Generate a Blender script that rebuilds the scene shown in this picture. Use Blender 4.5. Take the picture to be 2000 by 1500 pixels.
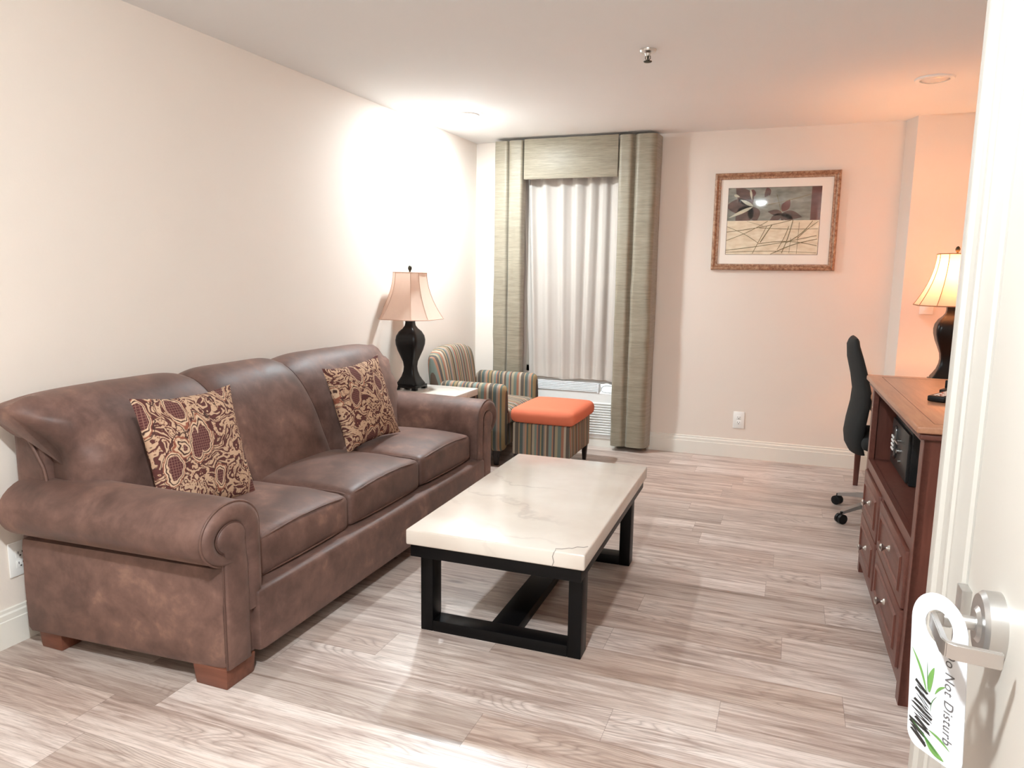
import bpy, bmesh, math, random
from mathutils import Vector, Matrix, noise
R = math.radians
PI = math.pi
random.seed(7)
for o in list(bpy.data.objects):
    bpy.data.objects.remove(o)
SC = bpy.context.scene
COL = SC.collection

# ------------------------------------------------------------------ camera
CAM_H = 1.4
yaw, pit, rol = -0.362619, 0.149454, -0.014387
FPX = 1429.06
fwd = Vector((math.sin(yaw)*math.cos(pit), math.cos(yaw)*math.cos(pit), -math.sin(pit)))
rgt = Vector((math.cos(yaw), -math.sin(yaw), 0))
dwn = fwd.cross(rgt)
r2 = math.cos(rol)*rgt + math.sin(rol)*dwn
d2 = -math.sin(rol)*rgt + math.cos(rol)*dwn
cam = bpy.data.cameras.new('camera')
cam.sensor_fit = 'HORIZONTAL'; cam.sensor_width = 36.0; cam.lens = FPX/2000*36
cam.clip_start = 0.05; cam.clip_end = 60
co = bpy.data.objects.new('camera', cam); COL.objects.link(co)
co.matrix_world = Matrix(((r2.x, -d2.x, -fwd.x, 0), (r2.y, -d2.y, -fwd.y, 0), (r2.z, -d2.z, -fwd.z, CAM_H), (0, 0, 0, 1)))
SC.camera = co

# ------------------------------------------------------------------ world and exposure
w = bpy.data.worlds.new('world'); SC.world = w; w.use_nodes = True
w.node_tree.nodes['Background'].inputs[0].default_value = (0.02, 0.025, 0.04, 1)
w.node_tree.nodes['Background'].inputs[1].default_value = 0.3
SC.view_settings.view_transform = 'Standard'
SC.view_settings.look = 'None'
SC.view_settings.gamma = 1.0
SC.view_settings.use_curve_mapping = False
SC.view_settings.exposure = 0.96
CEIL = 2.48
P_WINDOW_LIGHT = 780.0    # radiance of the lit dome beside the window
P_ENTRY_LIGHT = 1080.0    # radiance of the lit dome over the entry behind the camera
P_DESK_LAMP = 8.0        # lit table lamp on the desk

# ------------------------------------------------------------------ material helpers
class NT:
    def __init__(self, name):
        self.m = bpy.data.materials.new(name); self.m.use_nodes = True
        self.t = self.m.node_tree; self.n = self.t.nodes; self.l = self.t.links
        self.b = self.n['Principled BSDF']; self.out = self.n['Material Output']
    def new(self, kind, **kw):
        x = self.n.new(kind)
        for k, v in kw.items():
            setattr(x, k, v)
        return x
    def set(self, sock, v):
        if isinstance(v, bpy.types.NodeSocket): self.l.new(v, sock)
        else: sock.default_value = v
    def math(self, op, a, b=0.0, c=None):
        x = self.new('ShaderNodeMath', operation=op)
        self.set(x.inputs[0], a); self.set(x.inputs[1], b)
        if c is not None: self.set(x.inputs[2], c)
        return x.outputs[0]
    def coord(self, kind='Object'):
        return self.new('ShaderNodeTexCoord').outputs[kind]
    def mapping(self, v, loc=(0, 0, 0), rot=(0, 0, 0), scale=(1, 1, 1)):
        x = self.new('ShaderNodeMapping'); self.l.new(v, x.inputs[0])
        x.inputs[1].default_value = loc; x.inputs[2].default_value = rot; x.inputs[3].default_value = scale
        return x.outputs[0]
    def sep(self, v):
        x = self.new('ShaderNodeSeparateXYZ'); self.l.new(v, x.inputs[0]); return x.outputs
    def comb(self, a, b, c):
        x = self.new('ShaderNodeCombineXYZ')
        for i, q in enumerate((a, b, c)): self.set(x.inputs[i], q)
        return x.outputs[0]
    def noise(self, v, scale=5, detail=4, rough=0.5, dist=0.0):
        x = self.new('ShaderNodeTexNoise'); self.l.new(v, x.inputs['Vector'])
        x.inputs['Scale'].default_value = scale; x.inputs['Detail'].default_value = detail
        x.inputs['Roughness'].default_value = rough; x.inputs['Distortion'].default_value = dist
        return x.outputs
    def ramp(self, f, stops, interp='LINEAR'):
        x = self.new('ShaderNodeValToRGB'); self.l.new(f, x.inputs[0])
        cr = x.color_ramp; cr.interpolation = interp
        while len(cr.elements) < len(stops): cr.elements.new(0.5)
        for e, (p, c) in zip(cr.elements, stops):
            e.position = p; e.color = (c[0], c[1], c[2], 1) if not isinstance(c, float) else (c, c, c, 1)
        return x.outputs[0]
    def mix(self, f, a, b, mode='MIX'):
        x = self.new('ShaderNodeMix', data_type='RGBA', blend_type=mode)
        self.set(x.inputs[0], f)
        for s, v in ((x.inputs[6], a), (x.inputs[7], b)):
            if isinstance(v, (tuple, list)): s.default_value = (v[0], v[1], v[2], 1)
            else: self.l.new(v, s)
        return x.outputs[2]
    def bump(self, h, strength=0.2, dist=0.01):
        x = self.new('ShaderNodeBump'); self.l.new(h, x.inputs['Height'])
        x.inputs['Strength'].default_value = strength; x.inputs['Distance'].default_value = dist
        self.l.new(x.outputs[0], self.b.inputs['Normal'])
    def base(self, c, rough=0.5, metal=0.0, spec=0.5):
        self.set(self.b.inputs['Base Color'], (*c, 1) if isinstance(c, (tuple, list)) else c)
        self.set(self.b.inputs['Roughness'], rough); self.b.inputs['Metallic'].default_value = metal
        self.b.inputs['Specular IOR Level'].default_value = spec
        return self

def srgb(r, g, b):
    f = lambda c: (c/255/12.92) if c/255 <= 0.04045 else ((c/255+0.055)/1.055)**2.4
    return (f(r), f(g), f(b))

def plain(name, c, rough=0.5, metal=0.0, spec=0.5, var=0.06, scale=30, bump=0.0, bscale=200):
    n = NT(name); v = n.coord()
    f = n.noise(v, scale, 3)[0]
    col = n.mix(f, tuple(x*(1-var) for x in c), tuple(min(1, x*(1+var)) for x in c))
    n.base(col, rough, metal, spec)
    if bump: n.bump(n.noise(v, bscale, 3)[0], bump, 0.002)
    return n.m

M = {}
M['wall'] = plain('wall_paint', srgb(231, 219, 208), 0.75, var=0.012, scale=3, bump=0.12, bscale=180, spec=0.25)
M['ceiling'] = plain('ceiling_paint', srgb(240, 239, 238), 0.85, var=0.012, scale=3, bump=0.15, bscale=120, spec=0.2)
M['trim'] = plain('white_trim_paint', srgb(232, 226, 216), 0.35, var=0.01, scale=4)
M['casing'] = plain('casing_paint', srgb(178, 171, 162), 0.42, var=0.01, scale=4)
M['door'] = plain('cream_door_paint', srgb(192, 184, 174), 0.42, var=0.015, scale=3)
M['black_wood'] = plain('black_wood', (0.0030, 0.0026, 0.0028), 0.42, spec=0.18, var=0.25, scale=20)
M['lamp_black'] = plain('dark_bronze', (0.0045, 0.004, 0.0042), 0.30, spec=0.3, metal=0.0, var=0.3, scale=35)
M['white_plastic'] = plain('white_plastic', srgb(242, 240, 236), 0.35, var=0.01)
M['slot'] = plain('dark_slot', (0.03, 0.025, 0.025), 0.6)
M['chrome'] = plain('brushed_nickel', (0.62, 0.60, 0.57), 0.28, metal=1.0, var=0.05)
M['steel'] = plain('satin_steel', (0.60, 0.585, 0.57), 0.34, metal=1.0, var=0.04)
M['alu'] = plain('grey_aluminium', (0.42, 0.41, 0.40), 0.4, metal=0.85, var=0.05)
M['black_plastic'] = plain('black_plastic', (0.005, 0.005, 0.0055), 0.42, spec=0.3, var=0.1)
M['chair_fabric'] = plain('charcoal_fabric', (0.012, 0.012, 0.0115), 0.85, var=0.25, scale=300, bump=0.3, bscale=600)
M['orange'] = plain('orange_fabric', srgb(216, 116, 86), 0.8, var=0.04, scale=12, bump=0.15, bscale=700, spec=0.2)
M['leg_dark'] = plain('espresso_wood', (0.020, 0.011, 0.009), 0.4, var=0.2)
M['mat_board'] = plain('mat_board', srgb(244, 236, 226), 0.8, var=0.01)
M['card'] = plain('white_card', srgb(206, 207, 210), 0.45, var=0.01)
M['ink'] = plain('grey_ink', (0.10, 0.09, 0.09), 0.6)
M['scribble'] = plain('black_marker', (0.018, 0.016, 0.015), 0.5)
M['leaf_green'] = plain('leaf_green', srgb(102, 146, 72), 0.5, var=0.25, scale=60)
M['leaf_dark'] = plain('leaf_green_dark', srgb(60, 108, 46), 0.5, var=0.2, scale=60)
M['cap_bronze'] = plain('bronze_finial', (0.05, 0.045, 0.03), 0.3, metal=0.8)
M['shade_trim'] = plain('shade_trim_cord', srgb(168, 128, 96), 0.7)

def wood(name, dark, light, rough=0.35, along='X', sc=6.0):
    n = NT(name); v = n.coord()
    s = {'X': (0.8, 9, 9), 'Y': (9, 0.8, 9), 'Z': (9, 9, 0.8)}[along]
    g = n.noise(n.mapping(v, scale=s), sc, 6, 0.6, 0.4)[0]
    big = n.noise(v, 1.5, 2)[0]
    f = n.math('MULTIPLY_ADD', g, 0.8, n.math('MULTIPLY', big, 0.25))
    n.base(n.ramp(f, [(0.3, dark), (0.72, light)]), rough)
    n.bump(g, 0.06, 0.002)
    return n.m
M['cherry'] = wood('cherry_wood', (0.085, 0.024, 0.016), (0.155, 0.050, 0.034), 0.36, 'Z')
M['cherry_h'] = wood('cherry_wood_rail', (0.085, 0.024, 0.016), (0.155, 0.050, 0.034), 0.36, 'Y')
M['desk_top'] = wood('worn_cherry_top', (0.36, 0.155, 0.085), (0.52, 0.27, 0.16), 0.30, 'Y')
M['foot_wood'] = wood('sofa_foot_wood', (0.13, 0.040, 0.022), (0.20, 0.070, 0.040), 0.4, 'X')

def floor_mat():
    n = NT('vinyl_plank_floor'); v = n.coord(); s = n.sep(v)
    PW, PL = 0.182, 1.22
    row = n.math('FLOOR', n.math('DIVIDE', s[1], PW))
    wn = n.new('ShaderNodeTexWhiteNoise', noise_dimensions='1D'); n.l.new(row, wn.inputs['W'])
    xo = n.math('ADD', s[0], n.math('MULTIPLY', wn.outputs[0], PL))
    colf = n.math('DIVIDE', xo, PL); col = n.math('FLOOR', colf)
    w2 = n.new('ShaderNodeTexWhiteNoise', noise_dimensions='2D')
    n.l.new(n.comb(row, col, 0.0), w2.inputs['Vector'])
    rnd = w2.outputs[0]
    fx = n.math('MULTIPLY', n.math('FRACT', colf), PL)
    fy = n.math('MULTIPLY', n.math('FRACT', n.math('DIVIDE', s[1], PW)), PW)
    ex = n.math('MINIMUM', fx, n.math('SUBTRACT', PL, fx)); ey = n.math('MINIMUM', fy, n.math('SUBTRACT', PW, fy))
    edge = n.math('LESS_THAN', n.math('MINIMUM', ex, ey), 0.0011)
    off = n.math('MULTIPLY', rnd, 37.0)
    gv = n.comb(n.math('MULTIPLY_ADD', s[0], 1.4, off), n.math('MULTIPLY', s[1], 22.0), off)
    g = n.noise(gv, 1.6, 8, 0.62, 0.9)[0]
    fine = n.noise(n.comb(n.math('MULTIPLY_ADD', s[0], 9.0, off), n.math('MULTIPLY', s[1], 210.0), off), 1.0, 4, 0.7, 0.3)[0]
    # cathedral figure: contour lines of a stretched noise
    cn = n.noise(n.comb(n.math('MULTIPLY_ADD', s[0], 1.1, off), n.math('MULTIPLY', s[1], 6.5), off), 1.0, 2, 0.4, 0.2)[0]
    rings = n.math('POWER', n.math('ABSOLUTE', n.math('SINE', n.math('MULTIPLY', cn, 95.0))), 0.6)
    mask = n.ramp(n.noise(n.comb(n.math('MULTIPLY_ADD', s[0], 1.3, off), n.math('MULTIPLY', s[1], 5.0), 3.3), 1.0, 2)[0], [(0.48, 0.0), (0.62, 1.0)])
    big = n.noise(n.comb(n.math('MULTIPLY_ADD', s[0], 1.0, off), n.math('MULTIPLY', s[1], 6.0), 9.0), 1.3, 3)[0]
    f = n.math('MULTIPLY_ADD', g, 0.62, n.math('MULTIPLY', big, 0.38))
    c = n.ramp(f, [(0.33, srgb(142, 124, 115)), (0.43, srgb(188, 173, 165)), (0.54, srgb(221, 212, 206)), (0.70, srgb(238, 233, 229))])
    tint = n.ramp(rnd, [(0.0, srgb(216, 205, 198)), (0.35, srgb(240, 229, 222)), (0.7, srgb(255, 247, 243)), (1.0, srgb(228, 212, 202))])
    c = n.mix(1.0, c, tint, 'MULTIPLY')
    c = n.mix(n.math('MULTIPLY', n.math('MULTIPLY', n.math('SUBTRACT', 1.0, rings), mask), 0.62), c, srgb(128, 106, 96))
    c = n.mix(n.math('MULTIPLY', n.ramp(fine, [(0.35, 1.0), (0.52, 0.0)]), 0.48), c, srgb(140, 119, 108))
    kn = n.new('ShaderNodeTexVoronoi'); n.l.new(n.comb(n.math('MULTIPLY', s[0], 1.15), n.math('MULTIPLY', s[1], 3.2), 0.0), kn.inputs['Vector']); kn.inputs['Scale'].default_value = 1.0
    c = n.mix(n.ramp(kn.outputs[0], [(0.02, 0.75), (0.075, 0.0)]), c, srgb(118, 98, 90))
    c = n.mix(n.math('MULTIPLY', edge, 0.42), c, srgb(96, 78, 70))
    n.base(c, n.ramp(g, [(0.3, 0.38), (0.7, 0.29)]), spec=0.5)
    n.bump(n.math('SUBTRACT', fine, n.math('MULTIPLY', edge, 1.0)), 0.10, 0.0015)
    return n.m
M['floor'] = floor_mat()

def leather():
    n = NT('brown_suede_leather'); v = n.coord()
    a = n.noise(v, 3.2, 5, 0.6, 0.6)[0]; b = n.noise(v, 11, 6, 0.62, 0.3)[0]; c = n.noise(v, 90, 3)[0]
    f = n.math('MULTIPLY_ADD', a, 0.55, n.math('MULTIPLY', b, 0.45))
    col = n.ramp(f, [(0.34, srgb(72, 52, 46)), (0.47, srgb(97, 71, 63)), (0.58, srgb(118, 88, 78)), (0.70, srgb(154, 118, 102))])
    n.base(col, n.ramp(f, [(0.35, 0.42), (0.65, 0.62)]), spec=0.30)
    n.b.inputs['Sheen Weight'].default_value = 0.10; n.b.inputs['Sheen Tint'].default_value = (1.0, 0.75, 0.62, 1)
    n.bump(n.math('ADD', n.math('MULTIPLY', c, 0.35), b), 0.16, 0.004)
    return n.m
M['leather'] = leather()
M['piping'] = plain('brown_piping', srgb(84, 58, 50), 0.5, var=0.15, scale=40)
M['edge_piping'] = plain('tan_piping', srgb(98, 70, 60), 0.55, var=0.15, scale=40)

def marble(seed):
    n = NT('cream_marble'); v = n.mapping(n.coord(), loc=(seed, seed*2, 0), rot=(0, 0, 0.55))
    wv = n.noise(v, 2.2, 5, 0.55)[1]
    d = n.mix(0.35, v, wv)
    x = n.new('ShaderNodeTexWave', wave_type='BANDS', bands_direction='Y'); n.l.new(d, x.inputs[0])
    x.inputs['Scale'].default_value = 2.3; x.inputs['Distortion'].default_value = 5.5; x.inputs['Detail'].default_value = 4
    x.inputs['Detail Scale'].default_value = 1.4
    vein = n.ramp(x.outputs[1], [(0.0, 1.0), (0.025, 0.35), (0.09, 0.0)])
    cl = n.noise(v, 2.6, 4)[0]
    vm = n.ramp(n.noise(v, 1.9, 2)[0], [(0.42, 0.0), (0.6, 1.0)])
    col = n.mix(n.ramp(cl, [(0.4, 0.0), (0.7, 1.0)]), srgb(224, 214, 203), srgb(210, 196, 183))
    col = n.mix(n.math('MULTIPLY', n.math('MULTIPLY', vein, vm), 0.38), col, srgb(176, 160, 152))
    n.base(col, 0.14, spec=0.36)
    return n.m
M['marble'] = marble(5.2)
M['marble2'] = marble(8.4)

STR = [srgb(*c) for c in ((226, 168, 132), (84, 118, 112), (190, 160, 110), (70, 66, 66), (216, 196, 168), (140, 168, 160), (224, 140, 108), (96, 96, 104),
       (206, 176, 122), (64, 100, 100), (178, 158, 148), (232, 196, 160), (110, 92, 84), (150, 176, 170), (214, 150, 118), (76, 78, 84),
       (200, 184, 150), (120, 146, 138), (196, 126, 98), (228, 210, 186), (88, 84, 80), (204, 170, 130), (74, 110, 112), (186, 170, 160))]
def stripes(name, axis, period=0.38, curve=0.0):
    n = NT(name); s = n.sep(n.coord())
    ws = [random.uniform(0.5, 1.6) for _ in STR]; t = sum(ws); p = 0; st = []
    for wd, c in zip(ws, STR):
        st.append((p/t, tuple((x*0.72+y*0.28)*0.64 for x, y in zip(c, srgb(160, 142, 122))))); p += wd
    a = s[axis]
    if curve: a = n.math('ADD', a, n.math('MULTIPLY', s[2], curve))
    f = n.math('FRACT', n.math('DIVIDE', n.math('ADD', a, 10.0), period))
    c = n.ramp(f, st, 'CONSTANT')
    wv = n.noise(n.coord(), 260, 2)[0]
    c = n.mix(n.math('MULTIPLY', wv, 0.16), c, (0.12, 0.10, 0.09))
    n.base(c, 0.85, spec=0.2); n.bump(wv, 0.15, 0.001)
    return n.m
M['str_x'] = stripes('multi_stripe_fabric_x', 0)
M['str_y'] = stripes('multi_stripe_fabric_y', 1, 0.38, 0.12)

def paisley(seed):
    n = NT('paisley_fabric'); v = n.mapping(n.coord('UV'), loc=(seed, seed*1.7, 0))
    wv = n.noise(v, 4, 3)[1]
    d = n.mix(0.09, v, wv, 'LINEAR_LIGHT')
    rot = n.mapping(d, rot=(0, 0, 0.7), scale=(1.0, 0.52, 1))
    def vor(vec, sc, feat='F1'):
        x = n.new('ShaderNodeTexVoronoi', feature=feat); n.l.new(vec, x.inputs['Vector']); x.inputs['Scale'].default_value = sc; return x
    big = vor(rot, 4.6); D = big.outputs[0]
    sm = vor(d, 20); flower = n.math('SINE', n.math('MULTIPLY', sm.outputs[0], 26.0)); tiny = vor(v, 46)
    tan = srgb(176, 140, 114); mar = srgb(92, 54, 50); lt = srgb(202, 170, 142); dk = srgb(70, 48, 44); rust = srgb(140, 84, 66)
    cn = n.noise(d, 5.0, 2, 0.5, 1.4)[0]
    cs = n.math('SINE', n.math('MULTIPLY', cn, 42.0))
    fill = n.mix(n.ramp(tiny.outputs[0], [(0.20, 0.0), (0.32, 1.0)]), rust, lt)
    fill = n.mix(0.45, fill, tan)
    fill = n.mix(n.ramp(n.math('MULTIPLY_ADD', cs, 0.5, 0.5), [(0.60, 0.0), (0.68, 1.0)]), fill, mar)
    fill = n.mix(n.ramp(n.math('ABSOLUTE', n.math('SUBTRACT', cs, 0.30)), [(0.10, 0.85), (0.20, 0.0)]), fill, dk)
    fl = n.ramp(sm.outputs[0], [(0.17, 1.0), (0.20, 0.0)])
    flc = n.ramp(sm.outputs[0], [(0.05, dk), (0.06, lt), (0.11, lt), (0.12, rust), (0.16, rust), (0.17, dk)], 'CONSTANT')
    fill = n.mix(fl, fill, flc)
    s = n.sep(v)
    grid = n.math('MAXIMUM', n.math('GREATER_THAN', n.math('SINE', n.math('MULTIPLY', s[0], 300.0)), 0.75), n.math('GREATER_THAN', n.math('SINE', n.math('MULTIPLY', s[1], 300.0)), 0.75))
    corec = n.mix(n.math('MULTIPLY', grid, 0.6), srgb(88, 50, 50), srgb(146, 108, 94))
    c = n.mix(n.ramp(D, [(0.27, 1.0), (0.28, 0.0)]), fill, corec)
    for r0, w0, cc in ((0.285, 0.020, lt), (0.315, 0.013, dk), (0.345, 0.022, lt), (0.375, 0.014, rust), (0.42, 0.010, dk)):
        band = n.ramp(n.math('ABSOLUTE', n.math('SUBTRACT', D, r0)), [(w0*0.6, 1.0), (w0, 0.0)])
        c = n.mix(band, c, cc)
    c = n.mix(n.math('MULTIPLY', n.ramp(tiny.outputs[0], [(0.18, 1.0), (0.28, 0.0)]), 0.5), c, dk)
    n.base(c, 0.9, spec=0.15); n.bump(n.math('ADD', flower, D), 0.22, 0.001)
    return n.m
M['paisley1'] = paisley(2.3); M['paisley2'] = paisley(6.9)

def drape():
    n = NT('sage_silk_drape'); v = n.coord()
    g = n.noise(n.mapping(v, scale=(14, 14, 260)), 1.0, 4, 0.6)[0]
    g2 = n.noise(n.mapping(v, scale=(4, 4, 60)), 1.0, 3)[0]
    f = n.math('MULTIPLY_ADD', g, 0.6, n.math('MULTIPLY', g2, 0.4))
    n.base(n.ramp(f, [(0.33, srgb(124, 114, 97)), (0.67, srgb(158, 147, 128))]), 0.45, spec=0.4)
    n.b.inputs['Sheen Weight'].default_value = 0.2
    n.bump(n.math('ADD', g, n.math('MULTIPLY', n.noise(v, 14, 3)[0], 0.8)), 0.18, 0.004)
    return n.m
M['drape'] = drape()

def sheer():
    n = NT('white_sheer')
    n.base(srgb(222, 211, 201), 0.8, spec=0.1)
    tr = n.new('ShaderNodeBsdfTranslucent'); tr.inputs[0].default_value = (0.85, 0.83, 0.81, 1)
    tp = n.new('ShaderNodeBsdfTransparent')
    a = n.new('ShaderNodeMixShader'); a.inputs[0].default_value = 0.3
    n.l.new(n.b.outputs[0], a.inputs[1]); n.l.new(tr.outputs[0], a.inputs[2])
    b = n.new('ShaderNodeMixShader'); b.inputs[0].default_value = 0.06
    n.l.new(a.outputs[0], b.inputs[1]); n.l.new(tp.outputs[0], b.inputs[2])
    n.l.new(b.outputs[0], n.out.inputs[0])
    return n.m
M['sheer'] = sheer()

def shade(name, c, t):
    n = NT(name)
    f = n.noise(n.mapping(n.coord(), scale=(60, 60, 3)), 1, 3)[0]
    col = n.mix(f, tuple(x*0.95 for x in c), c)
    n.base(col, 0.75, spec=0.2)
    tr = n.new('ShaderNodeBsdfTranslucent'); n.l.new(col, tr.inputs[0])
    a = n.new('ShaderNodeMixShader'); a.inputs[0].default_value = t
    n.l.new(n.b.outputs[0], a.inputs[1]); n.l.new(tr.outputs[0], a.inputs[2]); n.l.new(a.outputs[0], n.out.inputs[0])
    return n.m
M['shade'] = shade('pink_silk_shade', srgb(234, 204, 186), 0.35)

def emis(name, c, s):
    n = NT(name); n.base(c, 0.4)
    n.b.inputs['Emission Color'].default_value = (*c, 1); n.b.inputs['Emission Strength'].default_value = s
    return n.m
M['dome_window'] = emis('lit_dome_window', (0.84, 0.96, 1.02), P_WINDOW_LIGHT)
M['dome_entry'] = emis('lit_dome_entry', (0.86, 0.96, 1.01), P_ENTRY_LIGHT)
M['bulb_warm'] = emis('lit_warm_bulb', (1.0, 0.72, 0.42), 25.0)
M['frost'] = plain('frosted_diffuser', srgb(232, 224, 214), 0.25, var=0.01)

def glass(name, tint=1.0, lo=0.0):
    n = NT(name)
    tp = n.new('ShaderNodeBsdfTransparent'); tp.inputs[0].default_value = (tint, tint, tint, 1)
    gl = n.new('ShaderNodeBsdfGlossy'); gl.inputs['Roughness'].default_value = 0.02
    lw = n.new('ShaderNodeLayerWeight'); lw.inputs['Blend'].default_value = 0.5
    a = n.new('ShaderNodeMixShader'); n.l.new(n.math('MULTIPLY_ADD', n.math('POWER', lw.outputs['Facing'], 5.0), 0.9, 0.045), a.inputs[0])
    n.l.new(tp.outputs[0], a.inputs[1]); n.l.new(gl.outputs[0], a.inputs[2]); n.l.new(a.outputs[0], n.out.inputs[0])
    return n.m
M['glass'] = glass('picture_glass')

def frame_mat():
    n = NT('distressed_gold_frame'); v = n.coord()
    g = n.noise(v, 55, 5, 0.7)[0]
    n.base(n.ramp(g, [(0.35, srgb(122, 84, 62)), (0.5, srgb(160, 118, 90)), (0.66, srgb(192, 160, 132))]), 0.4, metal=0.1)
    n.bump(g, 0.2, 0.001)
    return n.m
M['frame'] = frame_mat()
def art_mat(name, a, b, sc=14):
    n = NT(name); g = n.noise(n.mapping(n.coord(), scale=(1, 1, 2.5)), sc, 4)[0]
    n.base(n.ramp(g, [(0.3, a), (0.7, b)]), 0.8, spec=0.1); return n.m
M['art_sky'] = art_mat('print_grey_green', srgb(120, 121, 114), srgb(156, 157, 146))
M['art_cream'] = art_mat('print_cream', srgb(222, 204, 174), srgb(240, 228, 204))
M['art_maroon'] = art_mat('print_maroon', srgb(98, 66, 62), srgb(122, 86, 80))
M['art_leaf'] = art_mat('print_leaf', srgb(84, 70, 66), srgb(116, 92, 84))
M['art_pale'] = art_mat('print_pale', srgb(190, 190, 172), srgb(214, 208, 186))
M['art_stem'] = art_mat('print_stem', srgb(96, 86, 52), srgb(140, 124, 82))

# ------------------------------------------------------------------ mesh helpers
def BM(): return bmesh.new()
def bx(bm, lo, hi, bev=0.0, seg=2):
    t = bmesh.new()
    bmesh.ops.create_cube(t, size=1.0)
    for v in t.verts:
        v.co = Vector([lo[i] + (v.co[i]+0.5)*(hi[i]-lo[i]) for i in range(3)])
    if bev > 0:
        bmesh.ops.bevel(t, geom=list(t.edges), offset=bev, segments=seg, affect='EDGES', profile=0.5)
    me = bpy.data.meshes.new('t'); t.to_mesh(me); t.free(); bm.from_mesh(me); bpy.data.meshes.remove(me)
    return bm
def grid(bm, f, nu, nv, closeu=False, closev=False, uv=False):
    vs = [[bm.verts.new(f(i/(nu if closeu else nu-1), j/(nv if closev else nv-1))) for j in range(nv)] for i in range(nu)]
    lay = bm.loops.layers.uv.verify() if uv else None
    for i in range(nu if closeu else nu-1):
        for j in range(nv if closev else nv-1):
            a, b = (i+1) % nu, (j+1) % nv
            try: fc = bm.faces.new((vs[i][j], vs[a][j], vs[a][b], vs[i][b]))
            except ValueError: continue
            if lay:
                for lp, (p, q) in zip(fc.loops, ((i, j), (i+1, j), (i+1, j+1), (i, j+1))):
                    lp[lay].uv = (p/(nu-1), q/(nv-1))
    return vs
def rbox(bm, lo, hi, r, n=10, crown=(0, 0, 0), pw=2.0):
    lo, hi = Vector(lo), Vector(hi); c = (lo+hi)/2; h = (hi-lo)/2
    t = bmesh.new()
    for ax in range(3):
        for sg in (-1, 1):
            def f(u, v, ax=ax, sg=sg):
                # cluster samples near the edges
                q = [0, 0, 0]; u2, v2 = math.sin((u-0.5)*PI), math.sin((v-0.5)*PI)
                a, b = (ax+1) % 3, (ax+2) % 3
                q[ax] = sg; q[a] = u2; q[b] = v2
                p = Vector([q[i]*h[i] for i in range(3)])
                inn = Vector([max(-(h[i]-min(r, h[i])), min(h[i]-min(r, h[i]), p[i])) for i in range(3)])
                d = p-inn
                o = inn + (d.normalized()*min(r, min(h)) if d.length > 1e-9 else d)
                for i in range(3):
                    if crown[i]:
                        j, k = (i+1) % 3, (i+2) % 3
                        wgt = max(0, 1-abs(o[j]/h[j])**pw)*max(0, 1-abs(o[k]/h[k])**pw)
                        o[i] += crown[i]*wgt*(1 if p[i] > 0 else -1)*abs(o[i]/h[i])
                return o+c
            grid(t, f, n, n)
    bmesh.ops.remove_doubles(t, verts=list(t.verts), dist=1e-5)
    bmesh.ops.recalc_face_normals(t, faces=list(t.faces))
    me = bpy.data.meshes.new('t'); t.to_mesh(me); t.free(); bm.from_mesh(me); bpy.data.meshes.remove(me)
    return bm
def tube(bm, pts, r, n=8, closed=False, cap=True):
    pts = [Vector(p) for p in pts]; m = len(pts)
    rr = r if isinstance(r, (list, tuple)) else [r]*m
    rings = []; prev = None
    for i, p in enumerate(pts):
        if closed: t = pts[(i+1) % m]-pts[i-1]
        else: t = pts[min(i+1, m-1)]-pts[max(i-1, 0)]
        t.normalize()
        if prev is None:
            a = Vector((0, 0, 1)) if abs(t.z) < 0.9 else Vector((1, 0, 0))
            nx = t.cross(a).normalized()
        else:
            nx = (prev-t*prev.dot(t)).normalized()
        prev = nx; ny = t.cross(nx)
        rings.append([bm.verts.new(p+rr[i]*(math.cos(2*PI*k/n)*nx+math.sin(2*PI*k/n)*ny)) for k in range(n)])
    for i in range(m if closed else m-1):
        A, B = rings[i], rings[(i+1) % m]
        for k in range(n):
            bm.faces.new((A[k], A[(k+1) % n], B[(k+1) % n], B[k]))
    if cap and not closed:
        bm.faces.new(rings[0][::-1]); bm.faces.new(rings[-1])
    return bm
def lathe(bm, prof, c=(0, 0, 0), n=32, sides=None, phase=0.0):
    """revolve (radius, z); sides=4 makes a square section with slightly rounded corners"""
    rings = []
    for r, z in prof:
        ring = []
        if sides == 4:
            for k in range(n):
                a = 2*PI*(k+0.5)/n
                e = 9.0
                s = r/((abs(math.cos(a))**e+abs(math.sin(a))**e)**(1/e))
                ring.append(bm.verts.new((c[0]+s*math.cos(a), c[1]+s*math.sin(a), c[2]+z)))
        else:
            for k in range(n):
                a = 2*PI*k/n+phase
                ring.append(bm.verts.new((c[0]+r*math.cos(a), c[1]+r*math.sin(a), c[2]+z)))
        rings.append(ring)
    for A, B in zip(rings, rings[1:]):
        for k in range(n):
            bm.faces.new((A[k], A[(k+1) % n], B[(k+1) % n], B[k]))
    if prof[0][0] > 1e-6: bm.faces.new(rings[0][::-1])
    if prof[-1][0] > 1e-6: bm.faces.new(rings[-1])
    return bm
def prism(bm, poly, axis, a, b):
    """extrude a polygon (2-D, in the other two axes, cyclic order) from a to b along axis"""
    def P(q, t):
        v = [0, 0, 0]; v[axis] = t; v[(axis+1) % 3] = q[0]; v[(axis+2) % 3] = q[1]; return v
    A = [bm.verts.new(P(q, a)) for q in poly]; B = [bm.verts.new(P(q, b)) for q in poly]
    bm.faces.new(A[::-1]); bm.faces.new(B)
    for i in range(len(poly)):
        j = (i+1) % len(poly); bm.faces.new((A[i], A[j], B[j], B[i]))
    return bm
ORG = {}
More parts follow.
